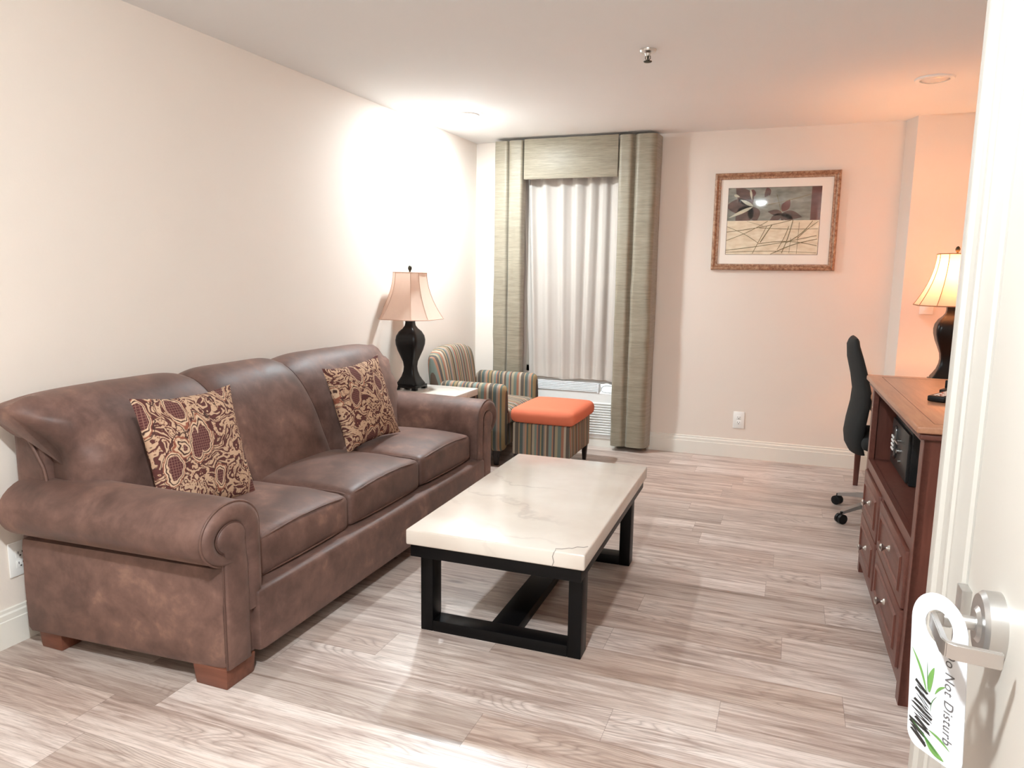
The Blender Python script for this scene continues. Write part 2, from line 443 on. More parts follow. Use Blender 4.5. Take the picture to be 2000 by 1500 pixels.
def obj(name, bm, mat, parent=None, smooth=35, fix=True, world=True):
    """one mesh object; geometry given in world space unless world=False (then in the parent's own space)"""
    if fix: bmesh.ops.recalc_face_normals(bm, faces=list(bm.faces))
    if parent is not None and world:
        bmesh.ops.transform(bm, matrix=ORG[parent.name].inverted(), verts=list(bm.verts))
    me = bpy.data.meshes.new(name); bm.to_mesh(me); bm.free()
    me.materials.append(mat)
    if smooth:
        for p in me.polygons: p.use_smooth = True
        try: me.set_sharp_from_angle(angle=R(smooth))
        except Exception: pass
    o = bpy.data.objects.new(name, me); COL.objects.link(o)
    if parent is not None:
        o.parent = parent; ORG[o.name] = ORG[parent.name]
    else: ORG[o.name] = Matrix.Identity(4)
    return o
def tag(o, label, cat, group=None):
    o['label'] = label; o['category'] = cat
    if group: o['group'] = group
    return o
def thing(name, label, cat, loc, rz=0.0, group=None):
    o = bpy.data.objects.new(name, None); COL.objects.link(o)
    o.location = loc; o.rotation_euler = (0, 0, rz); o.empty_display_size = 0.1
    ORG[o.name] = Matrix.Translation(Vector(loc)) @ Matrix.Rotation(rz, 4, 'Z')
    return tag(o, label, cat, group)
def struct(name, bm, mat, parent=None, smooth=30):
    o = obj(name, bm, mat, parent, smooth)
    if parent is None: o['kind'] = 'structure'
    return o
def light(name, kind, loc, power, color, size=0.1, parent=None, rot=None):
    l = bpy.data.lights.new(name, kind); l.energy = power; l.color = color
    if kind == 'AREA': l.shape = 'DISK'; l.size = size
    else: l.shadow_soft_size = size
    o = bpy.data.objects.new(name, l); COL.objects.link(o)
    o.location = loc
    if rot: o.rotation_euler = rot
    if parent:
        o.parent = parent; o.location = Vector(loc)-parent.location
    return o

# ------------------------------------------------------------------ the room
XL0, XL1 = -2.66, -2.575            # left wall runs from (XL0 at y=-1.6) to (XL1 at the back)
YB = 5.865
def xl(y): return -2.652 + (y-1.7)*(0.077/4.16)
bm = BM(); bx(bm, (-3.2, -1.8, -0.12), (1.4, 6.3, 0.0)); struct('floor', bm, M['floor'])
bm = BM(); bx(bm, (-3.2, -1.8, CEIL), (1.4, 6.3, CEIL+0.12)); struct('ceiling', bm, M['ceiling'])
bm = BM(); prism(bm, [(xl(-1.7), -1.7), (xl(-1.7)-0.15, -1.7), (xl(6.2)-0.15, 6.2), (xl(6.2), 6.2)], 2, 0, CEIL); struct('wall_left', bm, M['wall'])
# back wall with the window opening
WX0, WX1, WZ0, WZ1 = -2.10, -1.28, 0.58, 2.22
bm = BM()
bx(bm, (-2.75, YB, 0), (WX0, YB+0.16, CEIL)); bx(bm, (WX1, YB, 0), (0.68, YB+0.16, CEIL))
bx(bm, (WX0, YB, 0), (WX1, YB+0.16, WZ0)); bx(bm, (WX0, YB, WZ1), (WX1, YB+0.16, CEIL))
struct('wall_back', bm, M['wall'])
bm = BM(); prism(bm, [(0.652, YB+0.1), (0.652, YB-0.002), (0.702, 5.70), (1.2, 5.70), (1.2, YB+0.1)], 2, 0, CEIL); struct('wall_back_right', bm, M['wall'])
bm = BM(); bx(bm, (1.053, 1.37, 0), (1.2, 5.70, CEIL)); struct('wall_right', bm, M['wall'])
DX = 0.262
bm = BM(); bx(bm, (DX, 1.22, 0), (1.053, 1.369, CEIL)); bx(bm, (DX, 0.24, 2.06), (DX+0.15, 1.22, CEIL)); bx(bm, (DX, -1.7, 0), (DX+0.15, 0.24, CEIL))
struct('wall_entry', bm, M['wall'])
bm = BM(); bx(bm, (-2.75, -1.75, 0), (0.4, -1.6, CEIL)); struct('wall_rear', bm, M['wall'])

def bb_prof(t=0.016, h=0.145):
    return [(0, 0), (t, 0), (t, h*0.70), (t*0.8, h*0.72), (t*0.8, h*0.86), (t*0.5, h*0.90), (t*0.5, h*0.98), (t*0.3, h), (0, h)]
def baseboard(name, p0, p1, nrm):
    bm = BM(); p0, p1, nrm = Vector((*p0, 0)), Vector((*p1, 0)), Vector((*nrm, 0)).normalized()
    pr = bb_prof()
    A = [bm.verts.new(p0+nrm*a+Vector((0, 0, z))) for a, z in pr]; B = [bm.verts.new(p1+nrm*a+Vector((0, 0, z))) for a, z in pr]
    bm.faces.new(A); bm.faces.new(B[::-1])
    for i in range(len(pr)):
        j = (i+1) % len(pr); bm.faces.new((A[i], A[j], B[j], B[i]))
    struct(name, bm, M['trim'], smooth=0)
baseboard('baseboard_left', (xl(-1.6), -1.6), (xl(YB), YB), (1, 0))
baseboard('baseboard_back', (-2.57, YB), (0.655, YB), (0, -1))
baseboard('baseboard_back_right', (0.70, 5.70), (1.053, 5.70), (0, -1))
baseboard('baseboard_right', (1.053, 1.37), (1.053, 5.69), (-1, 0))

# window: frame, panes
bm = BM()
bx(bm, (WX0, YB+0.02, WZ0), (WX0+0.05, YB+0.10, WZ1)); bx(bm, (WX1-0.05, YB+0.02, WZ0), (WX1, YB+0.10, WZ1))
bx(bm, (WX0, YB+0.02, WZ0), (WX1, YB+0.10, WZ0+0.05)); bx(bm, (WX0, YB+0.02, WZ1-0.05), (WX1, YB+0.10, WZ1))
bx(bm, (WX0, YB+0.04, 1.36), (WX1, YB+0.08, 1.40))
win = struct('window_1', bm, M['trim'])
bm = BM(); bm.faces.new([bm.verts.new(p) for p in ((WX0+0.05, YB+0.058, WZ0+0.05), (WX1-0.05, YB+0.058, WZ0+0.05), (WX1-0.05, YB+0.058, WZ1-0.05), (WX0+0.05, YB+0.058, WZ1-0.05))])
obj('pane', bm, M['glass'], win, 0, fix=False)

# entry door, casing with fluted profile
def casing(name, prof, z0, z1):
    bm = BM()
    A = [bm.verts.new((DX-t, y, z0)) for y, t in prof]; B = [bm.verts.new((DX-t, y, z1)) for y, t in prof]
    bm.faces.new(A); bm.faces.new(B[::-1])
    for i in range(len(prof)):
        j = (i+1) % len(prof); bm.faces.new((A[i], A[j], B[j], B[i]))
    return struct(name, bm, M['casing'], smooth=25)
cp = [(1.369, -0.003), (1.369, 0.012), (1.362, 0.016), (1.312, 0.017), (1.307, 0.022), (1.300, 0.0235), (1.293, 0.022), (1.289, 0.0155),
      (1.258, 0.013), (1.254, 0.0165), (1.247, 0.0175), (1.240, 0.0165), (1.237, 0.012), (1.222, 0.012), (1.214, 0.0145), (1.205, 0.012), (1.180, 0.010), (1.166, 0.008), (1.160, 0.004), (1.160, -0.003)]
casing('trim_1', cp, 0.0, 2.10)
cp2 = [(0.245-(y-1.16), t) for y, t in cp]
casing('trim_2', cp2, 0.0, 2.10)
bm = BM(); bx(bm, (DX-0.018, 0.05, 2.045), (DX+0.001, 1.369, 2.13), 0.004); struct('trim_3', bm, M['trim'])
bm = BM(); bx(bm, (DX-0.002, 0.247, 0.01), (DX+0.042, 1.158, 2.04), 0.002)
door = struct('door_1', bm, M['door'])
# lever set (part of the door)
RY, RZ = 0.990, 0.985
def cyl_x(bm, x0, x1, y, z, r0, r1, n=40):
    A = [bm.verts.new((x0, y+r0*math.cos(2*PI*k/n), z+r0*math.sin(2*PI*k/n))) for k in range(n)]
    B = [bm.verts.new((x1, y+r1*math.cos(2*PI*k/n), z+r1*math.sin(2*PI*k/n))) for k in range(n)]
    bm.faces.new(A[::-1]); bm.faces.new(B)
    for k in range(n): bm.faces.new((A[k], A[(k+1) % n], B[(k+1) % n], B[k]))
bm = BM(); cyl_x(bm, DX, DX-0.020, RY, RZ, 0.042, 0.0415); cyl_x(bm, DX-0.020, DX-0.025, RY, RZ, 0.0415, 0.037); cyl_x(bm, DX-0.025, DX-0.029, RY, RZ, 0.022, 0.017)
dh = obj('door_handle', bm, M['steel'], door); dh['label'] = 'satin steel lever handle'
AX = 0.188
bm = BM(); tube(bm, [(DX-0.02, RY, RZ), (AX+0.012, RY, RZ)], 0.0085, 16)
obj('spindle', bm, M['steel'], dh)
bm = BM()
path = [(AX+0.022, RY), (AX+0.004, RY), (AX, RY-0.006), (AX, 0.914), (AX+0.003, 0.906), (AX+0.010, 0.902), (0.243, 0.897)]
hh, tt = 0.0095, 0.0035
L = []
for i, (x, y) in enumerate(path):
    a = Vector(path[max(i-1, 0)]); b = Vector(path[min(i+1, len(path)-1)]); t = (b-a).normalized(); nn = Vector((-t.y, t.x))
    L.append([bm.verts.new((x+nn.x*s*tt, y+nn.y*s*tt, RZ+q*hh)) for s, q in ((-1, -1), (1, -1), (1, 1), (-1, 1))])
for A, B in zip(L, L[1:]):
    for k in range(4): bm.faces.new((A[k], A[(k+1) % 4], B[(k+1) % 4], B[k]))
bm.faces.new(L[0]); bm.faces.new(L[-1][::-1])
bmesh.ops.bevel(bm, geom=list(bm.edges), offset=0.0012, segments=2, affect='EDGES')
obj('lever', bm, M['steel'], dh)
bm = BM(); bx(bm, (DX-0.0150, 1.128, 0.880), (DX-0.0005, 1.158, 0.972), 0.001); o = obj('strike_plate', bm, M['steel'], door)

# do-not-disturb card hanging on the lever
cx, cy = 0.1935, 0.972          # card centre line
ang = math.atan2(-0.072, 0.050)
card = thing('door_hanger', 'white do not disturb card with bamboo print hanging on the door lever', 'sign', (cx+0.0127*math.cos(ang), cy+0.0127*math.sin(ang), 0.80), ang)
card.rotation_euler = (0, R(-4), ang)
CW, CT, CB = 0.0425, 0.222, 0.014
def card_shape():
    out = []
    for k in range(25):
        a = PI*k/24; out.append((CW*math.cos(a), CT-CW*1.0+CW*1.0*math.sin(a)))
    for k in range(7): a = PI+PI/2*k/6; out.append((-CW+0.018+0.018*math.cos(a), CB+0.018+0.018*math.sin(a)))
    for k in range(7): a = 1.5*PI+PI/2*k/6; out.append((CW-0.018+0.018*math.cos(a), CB+0.018+0.018*math.sin(a)))
    return out
outer = card_shape()
HZ = 0.181
hole = [(0.021*math.cos(2*PI*k/32), HZ+0.021*math.sin(2*PI*k/32)) for k in range(32)]
def holed(outer, hole, y0, y1):
    bm = BM(); rr = []
    for y in (y0, y1):
        O = [bm.verts.new((x, y, z)) for x, z in outer]; H = [bm.verts.new((x, y, z)) for x, z in hole]
        es = [bm.edges.new((O[i], O[(i+1) % len(O)])) for i in range(len(O))] + [bm.edges.new((H[i], H[(i+1) % len(H)])) for i in range(len(H))]
        bmesh.ops.triangle_fill(bm, use_beauty=True, edges=es); rr.append((O, H))
    for q in (0, 1):
        A, B = rr[0][q], rr[1][q]
        for i in range(len(A)): bm.faces.new((A[i], A[(i+1) % len(A)], B[(i+1) % len(A)], B[i]))
    return bm
obj('card', holed(outer, hole, -0.0004, 0.0004), M['card'], card, 0, world=False)
def flatpoly(bm, pts, y):
    try: bm.faces.new([bm.verts.new((x, y, z)) for x, z in pts])
    except ValueError: pass
def blade(bm, p0, p1, wd, y, bend=0.0):
    a, b = Vector(p0), Vector(p1); d = b-a; n = Vector((-d.y, d.x)).normalized(); pts = []
    N = 9
    for k in range(N+1):
        s = k/N; c = a+d*s+n*bend*math.sin(PI*s); pts.append((c, wd*math.sin(PI*min(1, s*0.93+0.05))**0.8))
    flatpoly(bm, [tuple(c+n*q) for c, q in pts]+[tuple(c-n*q) for c, q in pts[::-1]], y)
for a, b, wdt, bd in (((-0.014, 0.092), (-0.040, 0.140), 0.0020, -0.003), ((-0.010, 0.094), (-0.004, 0.128), 0.0040, 0.002), ((-0.001, 0.096), (0.014, 0.112), 0.0016, 0.002),
                      ((-0.014, 0.034), (0.016, 0.019), 0.0045, -0.003), ((-0.008, 0.046), (0.024, 0.036), 0.0018, 0.002)):
    bm = BM(); blade(bm, a, b, wdt, -0.0007, bd)
    obj('leaf_print', bm, M['leaf_green'], card, 0, fix=False, world=False)['label'] = 'green bamboo leaf'
for q in (((-0.012, 0.092), (-0.015, 0.132), 0.0006, -0.0007), ((-0.036, 0.046), (0.008, 0.022), 0.0018, -0.0009), ((-0.007, 0.070), (0.002, 0.094), 0.0005, -0.0007, 0.003)):
    bm = BM(); blade(bm, *q)
    obj('stem_print', bm, M['leaf_dark'], card, 0, fix=False, world=False)
bm = BM(); pts = []
zz = 0.100; rs = random.Random(3)
for k in range(15):
    x0, x1 = (-0.031, -0.010) if k < 5 else ((-0.036, -0.006) if k < 11 else (-0.041, -0.014))
    pts.append((x0+rs.uniform(-0.003, 0.006), zz+rs.uniform(-0.001, 0.002))); pts.append((x1+rs.uniform(-0.006, 0.003), zz-0.010+rs.uniform(-0.002, 0.001)))
    zz -= 0.0048
tube(bm, [(x, -0.0006-0.00001*i, z) for i, (x, z) in enumerate(pts)], 0.0022, 6)
for v in bm.verts: v.co.y = -0.0006+(v.co.y+0.0006)*0.15
o = obj('scribble', bm, M['scribble'], card, 0, world=False); o['label'] = 'black marker scribble'
tc = bpy.data.curves.new('t', 'FONT'); tc.body = 'Do Not Disturb'; tc.size = 0.0205; tc.space_character = 1.12; tc.shear = 0.12
to = bpy.data.objects.new('t', tc); COL.objects.link(to)
bpy.context.view_layer.update()
tm = bpy.data.meshes.new_from_object(to.evaluated_get(bpy.context.evaluated_depsgraph_get()))
bpy.data.objects.remove(to)
bm = BM(); bm.from_mesh(tm)
tw = max(v.co.x for v in bm.verts)
for v in bm.verts:   # reads from top to bottom, letter tops to the right
    x, y = v.co.x, v.co.y
    v.co = Vector((0.013+y*0.98, -0.0008, 0.160-x*(0.118/tw)))
o = obj('lettering', bm, M['ink'], card, 0, fix=False, world=False); o['label'] = 'grey Do Not Disturb lettering'

# ------------------------------------------------------------------ ceiling fittings
def ring(bm, r0, r1, z0, z1, c, n=40):
    prof = [(r0, z1), (r0, z0), (r1*0.97, z0), (r1, z0+(z1-z0)*0.4), (r1, z1)]
    lathe_open(bm, prof, c, n)
def lathe_open(bm, prof, c, n=40):
    rings = [[bm.verts.new((c[0]+r*math.cos(2*PI*k/n), c[1]+r*math.sin(2*PI*k/n), c[2]+z)) for k in range(n)] for r, z in prof]
    for A, B in zip(rings, rings[1:]):
        for k in range(n): bm.faces.new((A[k], A[(k+1) % n], B[(k+1) % n], B[k]))
def down_light(loc, label, lit, r=0.095):
    t = thing('recessed_light', label, 'ceiling light', loc)
    bm = BM(); lathe_open(bm, [(r*0.72, -0.002), (r*0.74, -0.010), (r*0.95, -0.008), (r, -0.0005)], loc)
    obj('trim_ring', bm, M['white_plastic'], t)
    q = {'dome_entry': 1.0, 'dome_window': 0.40}.get(lit, 0.35)
    bm = BM(); lathe(bm, [(0.0001, -0.050*q), (r*0.25, -0.048*q), (r*0.48, -0.038*q), (r*0.62, -0.024*q), (r*0.69, -0.008*q), (r*0.70, -0.001)], loc, 24)
    obj('diffuser', bm, M[lit] if lit else M['frost'], t)
    return t
t = down_light((-2.19, 4.80, CEIL), 'lit white recessed ceiling light beside the window corner', 'dome_window')
t = down_light((0.64, 4.705, CEIL), 'unlit white recessed ceiling light above the desk', None, 0.10)
t = down_light((-0.514, 0.385, CEIL), 'lit white recessed ceiling light over the entry', 'dome_entry')

t = thing('fire_sprinkler', 'small chrome fire sprinkler head on the ceiling', 'sprinkler', (-0.732, 3.719, CEIL))
c = (-0.732, 3.719, CEIL)
bm = BM(); lathe(bm, [(0.012, -0.030), (0.016, -0.018), (0.036, -0.012), (0.040, -0.004), (0.040, -0.0003)], c, 32); obj('escutcheon', bm, M['chrome'], t)
bm = BM(); lathe(bm, [(0.004, -0.052), (0.005, -0.030)], c, 12); tube(bm, [(c[0]-0.011, c[1], CEIL-0.024), (c[0]-0.012, c[1], CEIL-0.040), (c[0]-0.004, c[1], CEIL-0.052)], 0.002, 6); tube(bm, [(c[0]+0.011, c[1], CEIL-0.024), (c[0]+0.012, c[1], CEIL-0.040), (c[0]+0.004, c[1], CEIL-0.052)], 0.002, 6)
obj('sprinkler_body', bm, M['cap_bronze'], t)
bm = BM(); lathe(bm, [(0.004, -0.058), (0.019, -0.057), (0.021, -0.054), (0.006, -0.051)], c, 24); obj('deflector', bm, M['cap_bronze'], t)

# ------------------------------------------------------------------ outlets and switch
def outlet(label, o, u, n):
    """o = centre on the wall, u = horizontal direction, n = out of the wall"""
    t = thing('wall_outlet', label, 'outlet', o)
    o, u, n = Vector(o), Vector(u), Vector(n); z = Vector((0, 0, 1))
    def box(bm, u0, u1, z0, z1, d0, d1, bev=0.0):
        q = BM(); bx(q, (u0, z0, d0), (u1, z1, d1), bev)
        for v in q.verts: v.co = o+u*v.co.x+z*v.co.y+n*v.co.z
        me = bpy.data.meshes.new('t'); q.to_mesh(me); q.free(); bm.from_mesh(me); bpy.data.meshes.remove(me)
    bm = BM(); box(bm, -0.042, 0.042, -0.066, 0.066, 0.0005, 0.007, 0.003); obj('cover_plate', bm, M['white_plastic'], t)
    for dz in (0.020, -0.020):
        bm = BM(); box(bm, -0.017, 0.017, dz-0.015, dz+0.015, 0.0065, 0.0085, 0.001); s = obj('socket', bm, M['white_plastic'], t)
        bm = BM(); box(bm, -0.009, -0.0065, dz-0.001, dz+0.008, 0.008, 0.0089); box(bm, 0.0065, 0.009, dz, dz+0.008, 0.008, 0.0089); box(bm, -0.003, 0.003, dz-0.011, dz-0.006, 0.008, 0.0089)
        obj('slots', bm, M['slot'], s)
outlet('white double outlet low on the back wall under the picture', (-0.331, YB, 0.299), (1, 0, 0), (0, -1, 0))
outlet('white double outlet on the left wall beside the sofa arm', (xl(1.79), 1.793, 0.32), (0, 1, 0), (1, 0, 0))
t = thing('light_switch', 'cream wall switch plate behind the lit desk lamp', 'switch', (0.857, 5.70, 1.222))
bm = BM(); bx(bm, (0.815, 5.694, 1.166), (0.899, 5.6995, 1.280), 0.002); obj('cover_plate', bm, M['white_plastic'], t)
bm = BM(); bx(bm, (0.840, 5.690, 1.190), (0.874, 5.695, 1.256), 0.002); obj('rocker', bm, M['white_plastic'], t)

# ------------------------------------------------------------------ sofa
S0, S1 = 1.704, 4.156          # outer ends of the arm rolls
SYC = (S0+S1)/2
XF, XR = -1.69, -2.55
sofa = thing('sofa', 'brown suede three-seat sofa with rolled arms against the left wall', 'sofa', (-2.15, SYC, 0))
LE = M['leather']
bm = BM(); rbox(bm, (-2.52, 1.93, 0.075), (-1.655, 2*SYC-1.93, 0.302), 0.018, 14, (0.006, 0, 0)); obj('base', bm, LE, sofa)
def arm_out(x, sgn):
    """cross-section of an arm at depth x (u from the front): slab plus outward roll, in y,z for the near arm"""
    u = (XF-x)/(XF-XR)
    a = 0.135+0.012*u; b = 0.107+0.004*u; cyy = 1.838-0.030*u; cz = 0.538+0.004*u
    pts = [(1.975, 0.07), (1.975, 0.30), (1.974, 0.45)]
    for k in range(0, 25):
        t = -0.02*PI+(1.52*PI)*k/24
        ry = a if math.cos(t) < 0 else (1.974-cyy)
        pts.append((cyy+ry*math.cos(t), cz+b*math.sin(t)))
    o = 1.792-0.052*u
    pts += [(o+0.004, 0.425), (o, 0.40), (o-0.003*math.sin(1), 0.25), (o, 0.09), (o+0.01, 0.07)]
    return pts
def mir(y, sg): return y if sg < 0 else 2*SYC-y
def make_arm(sg):
    bm = BM(); rings = []
    N = 34
    for i in range(N+1):
        s = i/N; x = XF+0.000-(XF-XR)*s
        ins = 0.0
        if s < 0.04: ins = (1-(s/0.04))**2*0.010
        ring = []
        pts = arm_out(x, sg); cyy, cz = 1.85, 0.45
        for k, (y, z) in enumerate(pts):
            d = Vector((y-cyy, z-cz)); d = d*(1-ins/max(d.length, 0.05))
            if 3 <= k <= 26 and 0.01 < s < 0.30:     # gathered pleats behind the front panel
                d *= 1+0.030*math.sin(k*2.9+math.sin(k*1.7)*1.5)*math.sin(PI*min(1, s/0.30))*(1-s/0.30)
            ring.append(bm.verts.new((x, mir(cyy+d.x, sg), cz+d.y)))
        rings.append(ring)
    n = len(rings[0])
    for A, B in zip(rings, rings[1:]):
        for k in range(n): bm.faces.new((A[k], A[(k+1) % n], B[(k+1) % n], B[k]))
    bm.faces.new(rings[0]); bm.faces.new(rings[-1][::-1])
    arm = obj('arm', bm, LE, sofa, 50)
    # padded front band with a curled edge
    pts = arm_out(XF, sg)
    roll = pts[1:3]+pts[3:28]
    def inset(p, q, d):
        return p
    band = BM(); rows = []
    cyy, cz = 1.838, 0.538
    prof = [(0.0, 0.000), (0.10, 0.012), (0.3, 0.020), (0.55, 0.020), (0.8, 0.013), (1.0, 0.004)]
    outl = [(1.973, 0.262), (1.9745, 0.32), (1.9745, 0.40), (1.974, 0.47)]
    for k in range(0, 27):
        t = 0+(1.47*PI)*k/26
        ry = 0.134 if math.cos(t) < 0 else 0.136
        outl.append((cyy+ry*math.cos(t), cz+0.106*math.sin(t)))
    inl = [(1.906, 0.235), (1.908, 0.30), (1.909, 0.40), (1.907, 0.47)]
    for k in range(0, 27):
        t = 0+(1.47*PI)*k/26
        inl.append((1.832+(0.068 if math.cos(t) < 0 else 0.072)*math.cos(t), 0.525+0.052*math.sin(t)))
    for (yo, zo), (yi, zi) in zip(outl, inl):
        rows.append([band.verts.new((XF+0.001+h, mir(yo+(yi-yo)*s, sg), zo+(zi-zo)*s)) for s, h in prof])
    for A, B in zip(rows, rows[1:]):
        for k in range(len(prof)-1): band.faces.new((A[k], A[k+1], B[k+1], B[k]))
    obj('front_band', band, LE, arm, 60)
    p = BM(); tube(p, [(XF+0.004, mir(y, sg), z) for y, z in outl], 0.0045, 8); o = obj('piping', p, M['edge_piping'], arm, 60)
    # keyhole shaped centre panel
    key = []
    for k in range(0, 23):
        t = -0.10*PI+(1.40*PI)*k/22
        key.append((1.834+0.066*math.cos(t), 0.524+0.052*math.sin(t)))
    key = [(1.906, 0.40)]+key+[(1.797, 0.455), (1.795, 0.40), (1.795, 0.24), (1.796, 0.072), (1.905, 0.072), (1.906, 0.24)]
    kb = BM(); ctr = (1.85, 0.35)
    lv = [(1.0, 0.001), (0.985, 0.010), (0.94, 0.015), (0.80, 0.019), (0.4, 0.020)]
    ringz = []
    for s, h in lv:
        rg = []
        for y, z in key:
            zc = min(max(z, 0.11), 0.50); yc = 1.85 if zc < 0.45 else 1.836
            rg.append(kb.verts.new((XF+h, mir(yc+(y-yc)*s, sg), zc+(z-zc)*s)))
        ringz.append(rg)
    n = len(key)
    for A, B in zip(ringz, ringz[1:]):
        for k in range(n): kb.faces.new((A[k], A[(k+1) % n], B[(k+1) % n], B[k]))
    kb.faces.new(ringz[-1])
    obj('front_panel', kb, LE, arm, 60)
    p = BM(); tube(p, [(XF+0.008, mir(y, sg), z) for y, z in key[:24]]+[(XF+0.008, mir(1.794, sg), z) for z in (0.44, 0.38, 0.24, 0.075)], 0.0035, 6); obj('piping', p, M['piping'], arm, 60)
    p = BM(); tube(p, [(XF+0.006, mir(1.9075, sg), z) for z in (0.42, 0.3, 0.2, 0.075)], 0.0025, 6); obj('piping', p, M['piping'], arm, 60)
make_arm(-1); make_arm(1)
# back frame and three back cushions that roll over the top
bm = BM(); rbox(bm, (-2.60, 1.768, 0.08), (-2.435, 2*SYC-1.768, 0.865), 0.030, 14); obj('back_frame', bm, LE, sofa)
PR = [(-2.20, 0.40), (-2.195, 0.47), (-2.215, 0.56), (-2.235, 0.66), (-2.265, 0.76), (-2.315, 0.86), (-2.385, 0.935), (-2.465, 0.965), (-2.535, 0.955), (-2.585, 0.915), (-2.60, 0.865), (-2.585, 0.82), (-2.54, 0.80), (-2.46, 0.80), (-2.40, 0.66), (-2.38, 0.46)]
def smooth_closed(P, m):
    out = []
    n = len(P)
    for i in range(n):
        p0, p1, p2, p3 = [Vector(P[(i+d) % n]) for d in (-1, 0, 1, 2)]
        for k in range(m):
            t = k/m
            out.append(0.5*((2*p1)+(-p0+p2)*t+(2*p0-5*p1+4*p2-p3)*t*t+(-p0+3*p1-3*p2+p3)*t**3))
    return out
PS = smooth_closed(PR, 3)
def hfrac(z): return max(0, min(1, (z-0.44)/0.5))
def FL(z): return 1.800-0.130*max(0, min(1, (z-0.74)/0.20))**1.3
def back_cushion(yb0, yt0, yb1, yt1, flare0=False, flare1=False):
    bm = BM(); NU = 40
    c2 = Vector((-2.40, 0.72)); rings = []
    for i in range(NU+1):
        u = i/NU; s = math.sin((u-0.5)*PI)            # -1..1 clustered
        e = 1-abs(s)**7
        e2 = 1-abs(s)**2.4
        ring = []
        for k, p in enumerate(PS):
            h = hfrac(p.y)
            y0 = yb0+(yt0-yb0)*h; y1 = yb1+(yt1-yb1)*h
            if flare0: y0 = FL(p.y)
            if flare1: y1 = 2*SYC-1.82+0.02*h
            y = y0+(y1-y0)*(s+1)/2
            d = p-c2
            sh = 0.90+0.10*e
            if (flare0 and s < 0) or (flare1 and s > 0): sh = 0.42+0.58*math.sqrt(max(0, 1-abs(s)**5)) if p.y < 0.80 or p.x > -2.45 else 0.62+0.38*e
            q = c2+d*sh*(0.985+0.022*e2)
            if (flare0 and s < 0) or (flare1 and s > 0):
                g = math.sqrt(max(0, 1-abs(s)**4.0))
                xr = -2.49; k0 = 0.42+0.58*g
                q = Vector((xr+(p.x-xr)*(k0 if p.x > xr else 0.9+0.1*g), 0.74+(p.y-0.74)*((0.80+0.20*g) if flare0 else (0.62+0.38*g))))
            nz = noise.noise(Vector((q.x*5, y*3.3, q.y*5)))*0.006
            # gathered tucks along the seam on the shoulder
            if (flare0 and s < 0 or flare1 and s > 0) and p.y > 0.66 and p.x > -2.50 and abs(s) > 0.70: nz += 0.013*math.sin(k*1.35)*math.sin(PI*min(1, (abs(s)-0.70)/0.30))
            elif 0.72 < p.y < 0.97 and abs(s) > 0.86: nz += 0.007*math.sin(k*2.4)*(abs(s)-0.86)/0.14*(1-abs(s)**20)
            q = q+d.normalized()*nz
            ring.append(bm.verts.new((q.x, y, q.y)))
        rings.append(ring)
    n = len(PS)
    for A, B in zip(rings, rings[1:]):
        for k in range(n): bm.faces.new((A[k], A[(k+1) % n], B[(k+1) % n], B[k]))
    bm.faces.new(rings[0]); bm.faces.new(rings[-1][::-1])
    return obj('back_cushion', bm, LE, sofa, 60)
back_cushion(1.83, 1.70, 2.565, 2.455, flare0=True)
back_cushion(2.57, 2.46, 3.16, 3.06)
back_cushion(3.165, 3.065, 4.03, 4.12, flare1=True)
# piping down the outer ends of the back
for sg in (-1, 1):
    p = BM(); tube(p, [(-2.432-0.004*k, mir(1.772, sg), 0.60+0.026*k) for k in range(4)]+[(-2.450-0.013*k, mir(1.770-0.004*k, sg), 0.70+0.03*k) for k in range(5)], 0.006, 8)
    obj('piping', p, M['edge_piping'], sofa, 60)
# seat cushions
def seat_cushion(y0, y1, zoff=0.0):
    bm = BM(); rbox(bm, (-2.30, y0, 0.300+zoff), (-1.722, y1, 0.462+zoff), 0.030, 18, (0.010, 0.0, 0.034), 2.2)
    for v in bm.verts:
        n3 = noise.noise(Vector((v.co.x*4, v.co.y*4, v.co.z*4)))
        v.co.z += 0.008*n3
        if v.co.z > 0.40:   # the front edge sags a little towards its corners
            v.co.z -= 0.012*max(0, (v.co.x+1.95)/0.25)*abs((v.co.y-(y0+y1)/2)/((y1-y0)/2))**3
    c = obj('seat_cushion', bm, LE, sofa, 60)
    for zz, mt in ((0.448+zoff, M['edge_piping']), (0.310+zoff, M['edge_piping'])):
        p = BM(); N = 24; pts = []
        top = zz > 0.4
        pts.append((-2.0, y0+0.008, zz+(0.004 if top else 0)))
        pts.append((-1.78, y0+0.006, zz))
        for k in range(N+1):
            s = -1+2*k/N
            yy = (y0+y1)/2+s*((y1-y0)/2-0.014)
            xx = -1.729+0.008*(1-s*s)-0.012*abs(s)**8
            z2 = zz+(0.016*(1-s*s)-0.010*abs(s)**3 if top else 0.002)
            pts.append((xx, yy, z2))
        pts.append((-1.78, y1-0.006, zz)); pts.append((-2.0, y1-0.008, zz+(0.004 if top else 0)))
        tube(p, pts, 0.0042, 6); obj('piping', p, mt, c, 60)
seat_cushion(1.985, 2.592); seat_cushion(2.600, 3.236, 0.002); seat_cushion(3.244, 3.872, 0.004)
